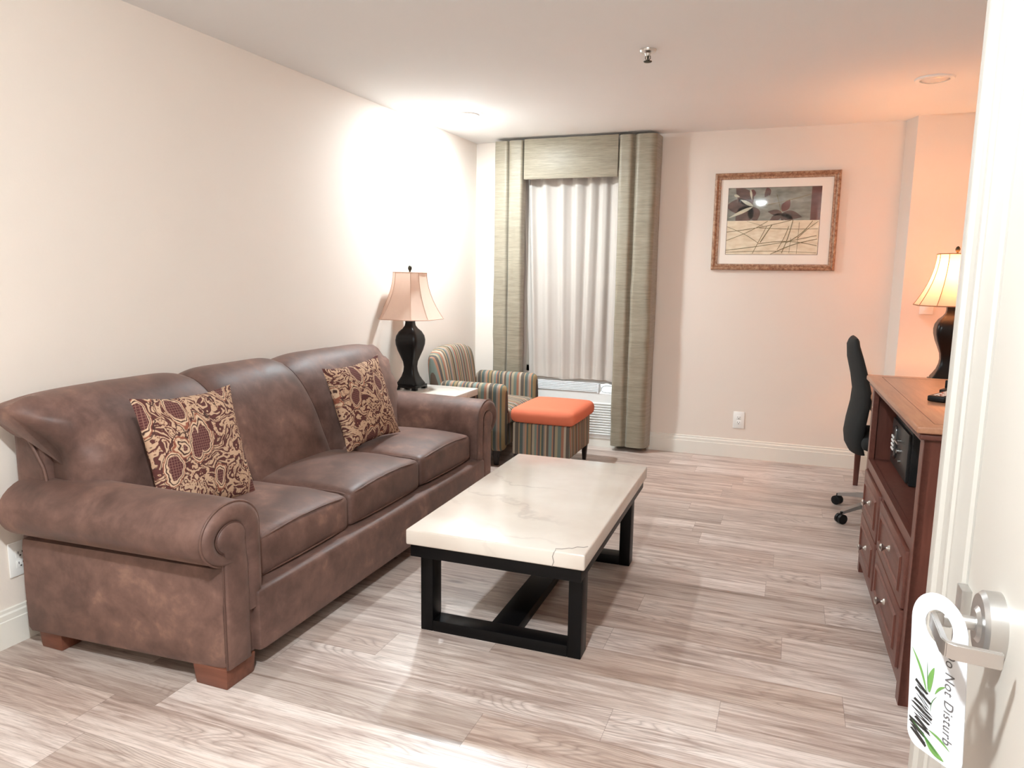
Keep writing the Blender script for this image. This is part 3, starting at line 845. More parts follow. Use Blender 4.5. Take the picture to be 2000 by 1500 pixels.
# block feet
for x0, x1, y0 in ((-1.83, -1.685, 1.790), (-2.54, -2.425, 1.765)):
    for sg in (-1, 1):
        bm = BM()
        ya, yb = mir(y0, sg), mir(y0+0.150, sg)
        lo = (x0+0.008, min(ya, yb)+0.005, 0.0); hi = (x1-0.004, max(ya, yb)-0.012, 0.074)
        bx(bm, lo, hi, 0.004)
        for v in bm.verts:
            if v.co.z > 0.04:
                v.co.x += 0.010*(-1 if v.co.x < (x0+x1)/2 else 0.2); v.co.y += 0.008*(1 if v.co.y > (ya+yb)/2 else -1)*(1 if (v.co.y > (ya+yb)/2) == (sg < 0) else 0.2)
        obj('foot', bm, M['foot_wood'], sofa)

# throw pillows
def pillow(name, label, ctr, size, thick, lean, rotz, spin, mat, seed):
    t = BM(); N = 28
    lay = t.loops.layers.uv.verify()
    V = {}
    for side in (1, -1):
        for i in range(N+1):
            for j in range(N+1):
                u, v = -1+2*i/N, -1+2*j/N
                edge = i in (0, N) or j in (0, N)
                if edge and side < 0: V[(side, i, j)] = V[(1, i, j)]; continue
                pu = u*(1-0.10*(1-v*v)*abs(u)**2); pv = v*(1-0.10*(1-u*u)*abs(v)**2)
                f = ((1-abs(u)**2.3)*(1-abs(v)**2.3))**0.55
                h = thick*f+0.007*noise.noise(Vector((u*2.2+seed, v*2.2, side*3)))*min(1, f*2)
                rip = 0.006*math.sin(9*u+seed)*abs(v)**6+0.006*math.sin(8*v+seed)*abs(u)**6
                V[(side, i, j)] = t.verts.new((side*h, (pu+rip)*size/2, (pv+rip)*size/2))
        for i in range(N):
            for j in range(N):
                q = [V[(side, i, j)], V[(side, i+1, j)], V[(side, i+1, j+1)], V[(side, i, j+1)]]
                try: fc = t.faces.new(q if side > 0 else q[::-1])
                except ValueError: continue
                for lp in fc.loops:
                    c = lp.vert.co; lp[lay].uv = (c.y/size*1.0+0.5, c.z/size+0.5)
    mtx = Matrix.Translation(Vector(ctr)) @ Matrix.Rotation(rotz, 4, 'Z') @ Matrix.Rotation(lean, 4, 'Y') @ Matrix.Rotation(spin, 4, 'X')
    bmesh.ops.transform(t, matrix=Matrix.Rotation(rotz, 4, 'Z') @ Matrix.Rotation(lean, 4, 'Y') @ Matrix.Rotation(spin, 4, 'X'), verts=list(t.verts))
    o = obj(name, t, mat, None, 80, fix=False); o.location = ctr
    return tag(o, label, 'pillow')
pillow('throw_pillow', 'paisley throw pillow against the near end of the sofa back', (-2.120, 2.160, 0.703), 0.478, 0.062, R(-17), R(-3), R(-1.5), M['paisley1'], 1.0)
pillow('throw_pillow', 'paisley throw pillow at the far end of the sofa, with a frayed corner', (-2.125, 3.345, 0.705), 0.455, 0.062, R(-17), R(-8), R(4), M['paisley2'], 5.0)

# ------------------------------------------------------------------ coffee table
CTX, CTY = -0.977, 3.0
ct = thing('coffee_table', 'low coffee table with cream marble top and black wooden frame', 'table', (CTX, CTY, 0), R(1.0))
hx, hy = 0.350, 0.645
bm = BM(); bx(bm, (-hx, -hy, 0.376), (hx, hy, 0.436), 0.007, 3); top = obj('tabletop', bm, M['marble'], ct, world=False)
bm = BM(); cr = [(hx-0.118, -hy-0.0006, 0.378), (hx-0.112, -hy-0.0006, 0.395), (hx-0.117, -hy-0.0006, 0.415), (hx-0.112, -hy-0.0004, 0.4305), (hx-0.108, -hy+0.006, 0.4364),
      (hx-0.112, -hy+0.020, 0.4364), (hx-0.090, -hy+0.026, 0.4364), (hx-0.070, -hy+0.044, 0.4364), (hx-0.058, -hy+0.046, 0.4364), (hx-0.045, -hy+0.066, 0.4364), (hx-0.022, -hy+0.070, 0.4364), (hx-0.010, -hy+0.085, 0.4364)]
tube(bm, cr, 0.0016, 5); o = obj('crack', bm, plain('grey_filler', srgb(150, 140, 132), 0.6), top, world=False); o['label'] = 'grey filled crack across the near corner'
bm = BM(); bx(bm, (-hx+0.014, -hy+0.014, 0.326), (hx-0.014, hy-0.014, 0.3755), 0.003); obj('apron', bm, M['black_wood'], ct, world=False)
for ys in (-0.560, 0.375):
    for xs in (-0.300, 0.300):
        bm = BM(); bx(bm, (xs-0.026, ys-0.006, 0), (xs+0.026, ys+0.074, 0.326), 0.003); obj('leg', bm, M['black_wood'], ct, world=False)
    bm = BM(); bx(bm, (-0.274, ys-0.0055, 0.0), (0.274, ys+0.0735, 0.045), 0.003); obj('foot_rail', bm, M['black_wood'], ct, world=False)
bm = BM(); bx(bm, (-0.055, -0.486, 0.0), (0.055, 0.369, 0.044), 0.003); obj('stretcher', bm, M['black_wood'], ct, world=False)

# ------------------------------------------------------------------ end table and lamps
et = thing('end_table', 'small marble-topped end table between sofa and striped armchair', 'table', (-2.30, 4.43, 0))
bm = BM(); bx(bm, (-2.565, 4.210, 0.550), (-2.035, 4.69, 0.598), 0.005, 3); obj('tabletop', bm, M['marble2'], et)
bm = BM(); bx(bm, (-2.55, 4.225, 0.50), (-2.05, 4.675, 0.5495), 0.003); obj('apron', bm, M['black_wood'], et)
for x in (-2.53, -2.07):
    for y in (4.245, 4.655):
        bm = BM(); bx(bm, (x-0.02, y-0.02, 0), (x+0.02, y+0.02, 0.50), 0.003); obj('leg', bm, M['black_wood'], et)

def octo(w, f):
    """cut-corner square, half width w, corner fraction f"""
    c = w*(1-f); return [(w, -c), (w, c), (c, w), (-c, w), (-w, c), (-w, -c), (-c, -w), (c, -w)]
def table_lamp(label, loc, rz, lit):
    t = thing('table_lamp', label, 'lamp', loc, rz)
    bm = BM(); lathe(bm, [(0.078, 0.030), (0.080, 0.036), (0.077, 0.044), (0.066, 0.060), (0.050, 0.090), (0.040, 0.125), (0.037, 0.155), (0.041, 0.190), (0.055, 0.230), (0.070, 0.270), (0.080, 0.310), (0.082, 0.340), (0.077, 0.370), (0.062, 0.400), (0.042, 0.420), (0.030, 0.440), (0.027, 0.460), (0.028, 0.490), (0.020, 0.492)], (0, 0, 0), 48, 4)
    body = obj('lamp_body', bm, M['lamp_black'], t, 40, world=False)
    bm = BM()
    bx(bm, (-0.086, -0.086, 0.014), (0.086, 0.086, 0.031), 0.003)
    for sx in (-1, 1):
        for sy in (-1, 1):
            bx(bm, (min(sx*0.086, sx*0.052), min(sy*0.086, sy*0.052), 0), (max(sx*0.086, sx*0.052), max(sy*0.086, sy*0.052), 0.016), 0.002)
    obj('base', bm, M['lamp_black'], t, world=False)
    bm = BM(); tube(bm, [(0, 0, 0.49), (0, 0, 0.56)], 0.010, 12)
    for s in (-1, 1):
        tube(bm, [(0, s*0.02, 0.52), (0, s*0.055, 0.58), (0, s*0.06, 0.68), (0, s*0.03, 0.77), (0, 0, 0.795)], 0.0018, 6)
    for a in range(4):
        tube(bm, [(0, 0, 0.797), (0.098*math.cos(a*PI/2), 0.098*math.sin(a*PI/2), 0.797)], 0.0016, 5)
    obj('harp', bm, M['cap_bronze'], t, world=False)
    bm = BM(); lathe(bm, [(0.009, 0.797), (0.011, 0.803), (0.005, 0.808), (0.012, 0.820), (0.014, 0.832), (0.009, 0.843), (0.0005, 0.849)], (0, 0, 0), 16); obj('finial', bm, M['cap_bronze'], t, world=False)
    bm = BM(); lathe(bm, [(0.003, 0.555), (0.014, 0.565), (0.030, 0.600), (0.031, 0.625), (0.018, 0.655), (0.0005, 0.662)], (0, 0, 0), 20); obj('bulb', bm, M['bulb_warm'] if lit else M['frost'], t, world=False)
    z0, z1 = 0.487, 0.800
    def hw(s): return 0.196-(0.196-0.098)*(1-(1-s)**1.9)
    bm = BM(); rows = []
    NZ = 16
    for j in range(NZ+1):
        s = j/NZ; wv = hw(s); f = 0.42; P = octo(wv, f)
        rg = []
        for i in range(8):
            a, b = Vector(P[i]), Vector(P[(i+1) % 8])
            rg.append(bm.verts.new((a.x, a.y, z0+(z1-z0)*s)))
            m = (a+b)/2*0.985
            rg.append(bm.verts.new((m.x, m.y, z0+(z1-z0)*s)))
        rows.append(rg)
    for A, B in zip(rows, rows[1:]):
        for k in range(16): bm.faces.new((A[k], A[(k+1) % 16], B[(k+1) % 16], B[k]))
    sh = obj('lamp_shade', bm, M['shade'], t, 30, world=False)
    bm = BM()
    for i in range(8):
        tube(bm, [(octo(hw(j/12), 0.42)[i][0]*1.004, octo(hw(j/12), 0.42)[i][1]*1.004, z0+(z1-z0)*j/12) for j in range(13)], 0.0022, 5)
    for s in (0.0, 1.0):
        P = octo(hw(s)*1.006, 0.42); tube(bm, [(x, y, z0+(z1-z0)*s) for x, y in P], 0.0036, 6, closed=True)
    obj('shade_trim', bm, M['shade_trim'] if lit else plain('shade_cord_pink', srgb(206, 168, 146), 0.7), sh, 50, world=False)
    if lit:
        light('light', 'POINT', (loc[0], loc[1], loc[2]+0.62), P_DESK_LAMP, (1.0, 0.43, 0.16), 0.03, t).location = (0, 0, 0.70)
    return t
l1 = table_lamp('unlit table lamp with pink bell shade on the marble end table', (-2.447, 4.46, 0.599), 0.0, False)
l1o = BM(); tube(l1o, [(-2.53, 4.47, 0.607), (-2.545, 4.46, 0.607), (-2.557, 4.44, 0.606), (-2.572, 4.43, 0.598), (-2.578, 4.43, 0.55), (-2.58, 4.44, 0.30)], 0.0025, 6)
obj('cord', l1o, M['black_plastic'], l1)
LMX, LMY = 0.930, 5.20
table_lamp('lit table lamp with glowing bell shade on the desk in the corner', (LMX-0.01, LMY, 0.757), 0.0, True)

# ------------------------------------------------------------------ armchair and ottoman
AC = thing('armchair', 'striped upholstered armchair in the corner beside the curtains', 'armchair', (-2.2, 5.21, 0))
AY0, AY1 = 4.83, 5.61
bm = BM(); rbox(bm, (-2.50, AY0+0.03, 0.12), (-1.93, AY1-0.03, 0.32), 0.02, 8); obj('base', bm, M['str_y'], AC)
for y0, y1 in ((AY0, AY0+0.105), (AY1-0.105, AY1)):
    bm = BM(); rbox(bm, (-2.42, y0, 0.11), (-1.895, y1, 0.607), 0.045, 14, (0.012, 0.006, 0))
    obj('arm', bm, M['str_x'], AC, 60)
bm = BM(); rbox(bm, (-2.42, AY0+0.110, 0.30), (-1.885, AY1-0.110, 0.425), 0.035, 14, (0.012, 0, 0.03)); obj('seat_cushion', bm, M['str_y'], AC, 60)
bm = BM()
def fb(u, v):
    z0, z1 = 0.34, 0.845
    s = -1+2*u
    y = (AY0+AY1)/2+s*0.325*(1-0.10*v**3)
    a = 2*PI*v
    return Vector((0, 0, 0))
rings = []
NU = 28
for i in range(NU+1):
    s = math.sin((i/NU-0.5)*PI); ring = []
    ztop = 0.850-0.075*abs(s)**3.0; th = 0.068*(1-abs(s)**6)**0.5+0.006
    for k in range(24):
        a = 2*PI*k/24
        # rounded slab profile leaning back
        cu, cv = math.copysign(abs(math.cos(a))**0.5, math.cos(a)), math.copysign(abs(math.sin(a))**0.6, math.sin(a))
        zc = 0.34+(ztop-0.34)*(cv+1)/2
        xc = -2.425-0.055*(zc-0.34)/0.5
        ring.append(bm.verts.new((xc+cu*th, (AY0+AY1)/2-0.055+s*0.345, zc)))
    rings.append(ring)
for A, B in zip(rings, rings[1:]):
    for k in range(24): bm.faces.new((A[k], A[(k+1) % 24], B[(k+1) % 24], B[k]))
bm.faces.new(rings[0]); bm.faces.new(rings[-1][::-1])
obj('backrest', bm, M['str_y'], AC, 60)
for x in (-2.46, -1.97):
    for y in (AY0+0.06, AY1-0.06):
        bm = BM(); lathe(bm, [(0.014, 0), (0.024, 0.115)], (x, y, 0), 24, 4); obj('leg', bm, M['leg_dark'], AC)

OT = thing('ottoman', 'square ottoman with orange cushion and striped base by the armchair', 'ottoman', (-1.60, 5.07, 0))
bm = BM(); rbox(bm, (-1.815, 4.80, 0.118), (-1.385, 5.345, 0.352), 0.014, 10)
ob = obj('base', bm, M['str_x'], OT, 50)
ob.data.materials.append(M['str_y'])
for p in ob.data.polygons:
    if abs(p.normal.x) > 0.7: p.material_index = 1
bm = BM(); rbox(bm, (-1.832, 4.775, 0.353), (-1.350, 5.36, 0.460), 0.046, 18, (0.005, 0.005, 0.016)); obj('cushion', bm, M['orange'], OT, 70)
for x in (-1.785, -1.415):
    for y in (4.83, 5.315):
        bm = BM(); lathe(bm, [(0.013, 0), (0.021, 0.1175)], (x, y, 0), 24, 4); obj('leg', bm, M['leg_dark'], OT)

# ------------------------------------------------------------------ curtains
YC = 5.70
vb = BM(); bx(vb, (-2.083, YC-0.014, 2.150), (-1.318, YC+0.010, 2.462), 0.004)
o = obj('curtain_valance', vb, M['drape'], None, 30)
o.location = (0, 0, 0); tag(o, 'flat sage green valance panel between the two drapes above the window', 'valance')
def drape_panel(label, path, z0, z1, spread=0.0):
    """path: list of (x,y) at the top in plan; folds hang down from it with a soft ripple"""
    pts = [Vector(p) for p in path]
    # densify
    den = []
    for a, b in zip(pts, pts[1:]):
        n = max(2, int((b-a).length/0.008))
        den += [a+(b-a)*k/n for k in range(n)]
    den.append(pts[-1])
    for _ in range(5):
        den = [den[0]]+[(den[i-1]+den[i]*2+den[i+1])/4 for i in range(1, len(den)-1)]+[den[-1]]
    bm = BM(); NV = 60; rows = []
    cxm = sum(p.x for p in den)/len(den)
    for j in range(NV+1):
        s = j/NV; z = z1+(z0-z1)*s
        row = []
        for i, p in enumerate(den):
            wob = 0.010*noise.noise(Vector((i*0.06, z*2.2, cxm*5)))*min(1, s*4)+0.004*noise.noise(Vector((i*0.15, z*9, cxm*3)))*min(1, s*4)
            sx = 1+spread*s
            row.append(bm.verts.new((cxm+(p.x-cxm)*sx+wob*0.5, p.y-abs(wob), z)))
        rows.append(row)
    for A, B in zip(rows, rows[1:]):
        for k in range(len(den)-1): bm.faces.new((A[k], A[k+1], B[k+1], B[k]))
    bmesh.ops.recalc_face_normals(bm, faces=list(bm.faces))
    bmesh.ops.solidify(bm, geom=list(bm.faces), thickness=0.003)
    o = obj('drape', bm, M['drape'], None, 70)
    return tag(o, label, 'curtain', None)
drape_panel('left sage green drape hanging behind the striped armchair', [(-2.335, YC+0.14), (-2.338, YC-0.012), (-2.225, YC-0.020), (-2.215, YC+0.025), (-2.212, YC-0.010), (-2.205, YC-0.024), (-2.095, YC-0.018), (-2.088, YC+0.05)], 0.045, 2.455, 0.02)
drape_panel('right sage green drape reaching the floor beside the ottoman', [(-1.312, YC+0.045), (-1.306, YC-0.018), (-1.215, YC-0.026), (-1.195, YC+0.016), (-1.180, YC+0.010), (-1.172, YC-0.022), (-1.060, YC-0.026), (-1.028, YC-0.010), (-1.020, YC+0.05), (-1.014, YC+0.150)], 0.040, 2.455, -0.03)
# sheer with hem
bm = BM(); NV = 50; NX = 220; rows = []
for j in range(NV+1):
    s = j/NV; z = 2.40+(0.548-2.40)*s; row = []
    for i in range(NX+1):
        u = i/NX; x = -2.135+(0.855)*u
        ph = u*2*PI*7.0+1.0*math.sin(u*8+s*1.0)+0.9*noise.noise(Vector((u*4, s*1.2, 0)))
        amp = 0.020+0.010*noise.noise(Vector((u*7, s*2, 4)))
        pinch = 1-0.10*s*(1-u)      # the left edge gathers inwards as it falls
        row.append(bm.verts.new((-1.28+(x+1.28)*pinch, 5.805+amp*math.sin(ph)*(1-0.35*s)+0.003*math.sin(ph*2.1+1), z+(0.012*math.sin(u*11) if j == NV else 0))))
    rows.append(row)
for A, B in zip(rows, rows[1:]):
    for k in range(NX): bm.faces.new((A[k], A[k+1], B[k+1], B[k]))
sh = obj('sheer_curtain', bm, M['sheer'], None, 80); tag(sh, 'white sheer curtain with soft folds over the window', 'curtain')
# hem band
bm = BM(); rows = []
for z in (0.66, 0.55):
    row = []
    for i in range(NX+1):
        u = i/NX; x = -2.135+0.855*u; s = (2.40-z)/(2.40-0.548)
        ph = u*2*PI*7.0+1.0*math.sin(u*8+s*1.0)+0.9*noise.noise(Vector((u*4, s*1.2, 0)))
        amp = 0.020+0.010*noise.noise(Vector((u*7, s*2, 4)))
        row.append(bm.verts.new((-1.28+(x+1.28)*(1-0.10*s*(1-u)), 5.802+amp*math.sin(ph)*(1-0.35*s)+0.003*math.sin(ph*2.1+1), z)))
    rows.append(row)
for k in range(NX): bm.faces.new((rows[0][k], rows[0][k+1], rows[1][k+1], rows[1][k]))
obj('hem', bm, M['sheer'], sh, 80)

# wall air conditioner under the window
au = thing('air_conditioner', 'white wall air conditioner under the window behind the ottoman', 'air conditioner', (-1.66, 5.80, 0.0))
bm = BM(); prism(bm, [(5.765, 0.075), (5.765, 0.445), (5.81, 0.515), (YB-0.001, 0.530), (YB-0.001, 0.075)], 0, -2.06, -1.262); obj('housing', bm, M['white_plastic'], au, 20)
bm = BM()
for k in range(6):
    t = k/5; y = 5.770+0.040*t; z = 0.450+0.062*t
    bx(bm, (-1.99, y-0.012, z+0.004), (-1.44, y+0.002, z+0.010))
bx(bm, (-2.0, 5.757, 0.447), (-1.99, 5.81, 0.52)); bx(bm, (-1.44, 5.757, 0.447), (-1.43, 5.81, 0.52))
obj('top_louvre', bm, plain('louvre_white', srgb(236, 237, 238), 0.4), au, 0)
bm = BM()
for k in range(13):
    z = 0.105+k*0.021
    bx(bm, (-2.03, 5.754, z), (-1.275, 5.766, z+0.009), 0.002, 1)
obj('front_grille', bm, M['white_plastic'], au, 0)
bm = BM(); lp = []
for k in range(24):
    a = 2*PI*k/24; ex = 3.0
    q = ((abs(math.cos(a))**ex+abs(math.sin(a))**ex)**(-1/ex))
    u, v = 0.062*q*math.cos(a), 0.040*q*math.sin(a)
    lp.append((-1.350+u, 5.7885+v*0.42-0.005, 0.482+v*0.66))
tube(bm, lp, 0.002, 6, closed=True); obj('control_lid', bm, plain('lid_grey', srgb(170, 172, 176), 0.4), au)
# supply shelf below the unit
bm = BM(); bx(bm, (-2.06, 5.772, 0.0), (-1.265, 5.848, 0.0745)); obj('sub_base', bm, M['trim'], au)

# ------------------------------------------------------------------ framed picture
PX0, PX1, PZ0, PZ1 = -0.604, 0.267, 1.453, 2.166
pic = thing('framed_picture', 'framed botanical print with wide cream mat on the back wall', 'picture', ((PX0+PX1)/2, YB, (PZ0+PZ1)/2))
def frame_ring(prof, x0, x1, z0, z1, yb):
    bm = BM(); rings = []
    for d, h in prof:   # inset d, height h off the wall
        rings.append([bm.verts.new(p) for p in ((x0+d, yb-h, z0+d), (x1-d, yb-h, z0+d), (x1-d, yb-h, z1-d), (x0+d, yb-h, z1-d))])
    for A, B in zip(rings, rings[1:]):
        for k in range(4): bm.faces.new((A[k], A[(k+1) % 4], B[(k+1) % 4], B[k]))
    return bm
bm = frame_ring([(0, 0.001), (0, 0.018), (0.004, 0.026), (0.016, 0.030), (0.024, 0.022), (0.028, 0.018), (0.034, 0.020), (0.042, 0.018), (0.046, 0.010), (0.046, 0.004)], PX0, PX1, PZ0, PZ1, YB)
obj('frame', bm, M['frame'], pic, 20)
bm = BM(); bx(bm, (PX0+0.03, YB-0.007, PZ0+0.03), (PX1-0.03, YB-0.001, PZ1-0.03)); obj('mat', bm, M['mat_board'], pic, 0)
W_, H_ = PX1-PX0, PZ1-PZ0
ax0, ax1 = PX0+0.118*W_, PX0+0.858*W_; az0, az1 = PZ0+0.165*H_, PZ0+0.845*H_
def A2(u, v, d): return (ax0+(ax1-ax0)*u, YB-0.0072-d*0.0003, az0+(az1-az0)*(1-v))
def poly(bm, pts, d): bm.faces.new([bm.verts.new(A2(u, v, d)) for u, v in pts])
bm = BM(); bx(bm, (ax0-0.003, YB-0.0073, az0-0.003), (ax1+0.003, YB-0.0069, az1+0.003)); art = obj('print', bm, M['art_leaf'], pic, 0)
bm = BM(); poly(bm, [(0, 0.49), (0, 1), (1, 1), (1, 0.49)], 1); obj('lower_field', bm, M['art_cream'], art, 0, fix=False)
bm = BM(); poly(bm, [(0, 0), (0, 0.49), (0.9, 0.49), (0.9, 0)], 1); obj('upper_field', bm, M['art_sky'], art, 0, fix=False)
bm = BM(); poly(bm, [(0.9, 0), (0.9, 0.49), (1, 0.49), (1, 0)], 1)
def leafp(bm, u, v, a, l, wd, d, asp=1.28):
    pts = []
    N = 10
    for k in range(N+1):
        s = k/N; pts.append((s*l, wd*math.sin(PI*s**0.8)))
    for k in range(N-1, 0, -1):
        s = k/N; pts.append((s*l, -wd*math.sin(PI*s**0.8)))
    ca, sa = math.cos(a), math.sin(a)
    poly(bm, [(u+(p*ca-q*sa), v-(p*sa+q*ca)*asp) for p, q in pts], d)
def clipbox(bm):   # keep the leaf shapes inside the print
    for v in bm.verts:
        v.co.x = min(max(v.co.x, ax0), ax1); v.co.z = min(max(v.co.z, az0), az1)
    return bm
for (u, v, a, l, wd) in ((0.60, 0.36, R(62), 0.16, 0.045), (0.27, 0.02, R(-100), 0.11, 0.04), (0.42, 0.0, R(-70), 0.10, 0.03)):
    leafp(bm, u, v, a, l, wd, 2)
obj('maroon_leaves', clipbox(bm), M['art_maroon'], art, 0, fix=False)
bm = BM()
for (u, v, a, l, wd) in ((0.27, 0.26, R(130), 0.30, 0.085), (0.26, 0.27, R(180), 0.30, 0.09), (0.27, 0.28, R(228), 0.27, 0.095), (0.27, 0.28, R(285), 0.19, 0.07),
                         (0.60, 0.385, R(172), 0.16, 0.035), (0.60, 0.39, R(215), 0.17, 0.04), (0.60, 0.385, R(-12), 0.22, 0.05), (0.60, 0.39, R(-38), 0.17, 0.04), (0.60, 0.39, R(-85), 0.10, 0.02), (0.45, 0.03, R(-120), 0.10, 0.03)):
    leafp(bm, u, v, a, l, wd, 3)
for v in bm.verts: v.co.z = max(v.co.z, az0+(az1-az0)*0.51)
obj('dark_leaves', clipbox(bm), M['art_leaf'], art, 0, fix=False)
bm = BM()
for (u, v, a, l, wd) in ((0.28, 0.27, R(152), 0.17, 0.020), (0.28, 0.28, R(206), 0.30, 0.020), (0.06, 0.10, R(-20), 0.07, 0.016), (0.24, 0.02, R(-80), 0.13, 0.012)):
    leafp(bm, u, v, a, l, wd, 5)
obj('pale_leaves', clipbox(bm), M['art_pale'], art, 0, fix=False)
bm = BM()
def stem(p, q, wd=0.004, bend=0.0):
    a, b = Vector(p), Vector(q); d = b-a; n = Vector((-d.y, d.x)).normalized(); N = 8
    c = [a+d*k/N+n*bend*math.sin(PI*k/N) for k in range(N+1)]
    poly(bm, [tuple(x+n*wd) for x in c]+[tuple(x-n*wd) for x in c[::-1]], 6+0.02*len(bm.faces))
for p, q, wdt, bd in (((0.53, 0.10), (0.59, 0.37), 0.002, 0.0), ((0.42, 0.26), (0.89, 0.11), 0.003, 0.01), ((0, 0.66), (0.70, 0.49), 0.004, 0.02), ((0, 0.58), (0.36, 0.83), 0.003, -0.02),
    ((0, 0.79), (0.45, 0.50), 0.0035, 0.02), ((0.0, 0.94), (0.98, 0.72), 0.004, 0.02), ((0.36, 0.60), (0.99, 0.62), 0.0035, 0.01), ((0.30, 0.99), (0.44, 0.58), 0.003, 0), ((0.38, 0.82), (0.50, 0.55), 0.005, 0),
    ((0.62, 0.98), (0.72, 0.49), 0.004, 0.01), ((0.57, 0.93), (0.68, 0.58), 0.003, 0.01), ((0.66, 0.83), (0.93, 0.50), 0.004, 0.03), ((0.78, 0.76), (0.99, 0.51), 0.003, -0.01), ((0.50, 1.0), (0.99, 0.77), 0.005, -0.03),
    ((0.36, 0.84), (0.99, 0.87), 0.0045, -0.05), ((0.0, 0.97), (0.99, 0.975), 0.003, -0.02), ((0.22, 0.50), (0.40, 0.57), 0.002, 0), ((0.79, 0.52), (0.78, 0.99), 0.002, 0), ((0.70, 0.98), (0.71, 0.75), 0.002, 0)):
    stem(p, q, wdt, bd)
obj('grass_stems', clipbox(bm), M['art_stem'], art, 0, fix=False)
bm = BM(); bm.faces.new([bm.verts.new(p) for p in ((PX0+0.044, YB-0.013, PZ0+0.044), (PX1-0.044, YB-0.013, PZ0+0.044), (PX1-0.044, YB-0.013, PZ1-0.044), (PX0+0.044, YB-0.013, PZ1-0.044))])
obj('glass', bm, M['glass'], pic, 0, fix=False)

# ------------------------------------------------------------------ dresser (own frame: x into the cabinet, y away from the camera, z up)
DR = thing('dresser', 'dark cherry dresser with open safe shelf and four panelled drawers', 'dresser', (0.416, 2.562, 0), R(1.54))
CH, CHH = M['cherry'], M['cherry_h']
LD, DD, TH = 1.222, 0.50, 0.926
def dbox(lo, hi, bev=0.0): 
    b = BM(); bx(b, lo, hi, bev); return b
bm = BM()
bx(bm, (0.0, 0.0, 0.0), (DD, 0.022, TH)); bx(bm, (0.0, LD-0.022, 0.06), (DD, LD, TH))             # ends
bx(bm, (0.02, LD-0.03, 0.0), (DD, LD-0.07, 0.07))
bx(bm, (0.46, 0.02, 0.05), (DD, LD-0.02, TH))                                            # back
bx(bm, (0.022, 0.022, 0.53), (0.47, LD-0.022, 0.560))                                     # shelf
bx(bm, (0.022, 0.022, 0.905), (0.47, LD-0.022, TH))
bx(bm, (0.022, 0.022, 0.06), (0.47, LD-0.022, 0.085))
obj('carcass', bm, CH, DR, 20, world=False)
bm = BM()
bx(bm, (-0.002, 0.0, 0.0), (0.022, 0.052, TH), 0.002); bx(bm, (-0.002, LD-0.045, 0.0), (0.022, LD, TH), 0.002)
bx(bm, (-0.001, 0.05, 0.888), (0.021, LD-0.044, TH), 0.001); bx(bm, (-0.001, 0.05, 0.520), (0.021, LD-0.044, 0.562), 0.001); bx(bm, (-0.001, 0.05, 0.055), (0.021, LD-0.044, 0.098), 0.001)
bx(bm, (-0.001, 0.655, 0.09), (0.021, 0.695, 0.53), 0.001)
obj('face_frame', bm, CHH, DR, 20, world=False)
bm = BM(); bx(bm, (-0.030, -0.030, TH+0.001), (DD+0.01, LD+0.035, TH+0.024), 0.006, 3)
tp = obj('top', bm, M['desk_top'], DR, 30, world=False); tp['label'] = 'worn orange-brown top'
bm = BM(); b0 = 0.028
for lo, hi in (((b0, 0.03, 0), (b0+0.0018, LD-0.02, 0)), ((b0, 0.03, 0), (DD-0.04, 0.0318, 0)), ((b0, LD-0.0218, 0), (DD-0.04, LD-0.02, 0))):
    bx(bm, (lo[0], lo[1], TH+0.0238), (hi[0], hi[1], TH+0.0244))
obj('top_inlay', bm, plain('inlay_line', (0.10, 0.035, 0.02), 0.5), tp, 0, world=False)
bm = BM(); bx(bm, (-0.018, -0.018, TH-0.022), (DD, LD+0.018, TH+0.0005), 0.008, 3); obj('top_moulding', bm, CHH, DR, 30, world=False)
for y0, y1 in ((0.058, 0.650), (0.700, LD-0.052)):
    for z0, z1 in ((0.312, 0.514), (0.102, 0.306)):
        bm = BM(); bx(bm, (-0.012, y0, z0), (0.018, y1, z1), 0.004)
        d = obj('drawer', bm, CHH, DR, 25, world=False)
        bm = BM(); e = 0.050
        prof = [(0.0, -0.0125), (0.006, -0.0185), (0.014, -0.0185), (0.019, -0.012), (0.026, -0.006)]
        rings = [[bm.verts.new((h, y0+e+q, z0+e*0.8+q)) for q in (o_,)][:0] for o_, h in prof]
        rings = []
        for o_, h in prof:
            rings.append([bm.verts.new(p) for p in ((h, y0+e+o_, z0+e*0.75+o_), (h, y1-e-o_, z0+e*0.75+o_), (h, y1-e-o_, z1-e*0.75-o_), (h, y0+e+o_, z1-e*0.75-o_))])
        for A, B in zip(rings, rings[1:]):
            for k in range(4): bm.faces.new((A[k], A[(k+1) % 4], B[(k+1) % 4], B[k]))
        obj('panel_moulding', bm, CH, d, 0, world=False)
        bm = BM(); ym, zm = (y0+y1)/2, (z0+z1)/2+0.004
        if y0 > 0.5: ym -= 0.0
        prof = [(0.012, 0.0), (0.010, 0.004), (0.006, 0.008), (0.0055, 0.016), (0.009, 0.020), (0.0145, 0.025), (0.0150, 0.029), (0.010, 0.034), (0.0005, 0.036)]
        rg = []
        for r_, h in prof:
            rg.append([bm.verts.new((-0.012-h, ym+r_*math.cos(2*PI*k/18), zm+r_*math.sin(2*PI*k/18))) for k in range(18)])
        for A, B in zip(rg, rg[1:]):
            for k in range(18): bm.faces.new((A[k], A[(k+1) % 18], B[(k+1) % 18], B[k]))
        kb = obj('knob', bm, M['chrome'], d, 50, world=False); kb['label'] = 'polished nickel knob'

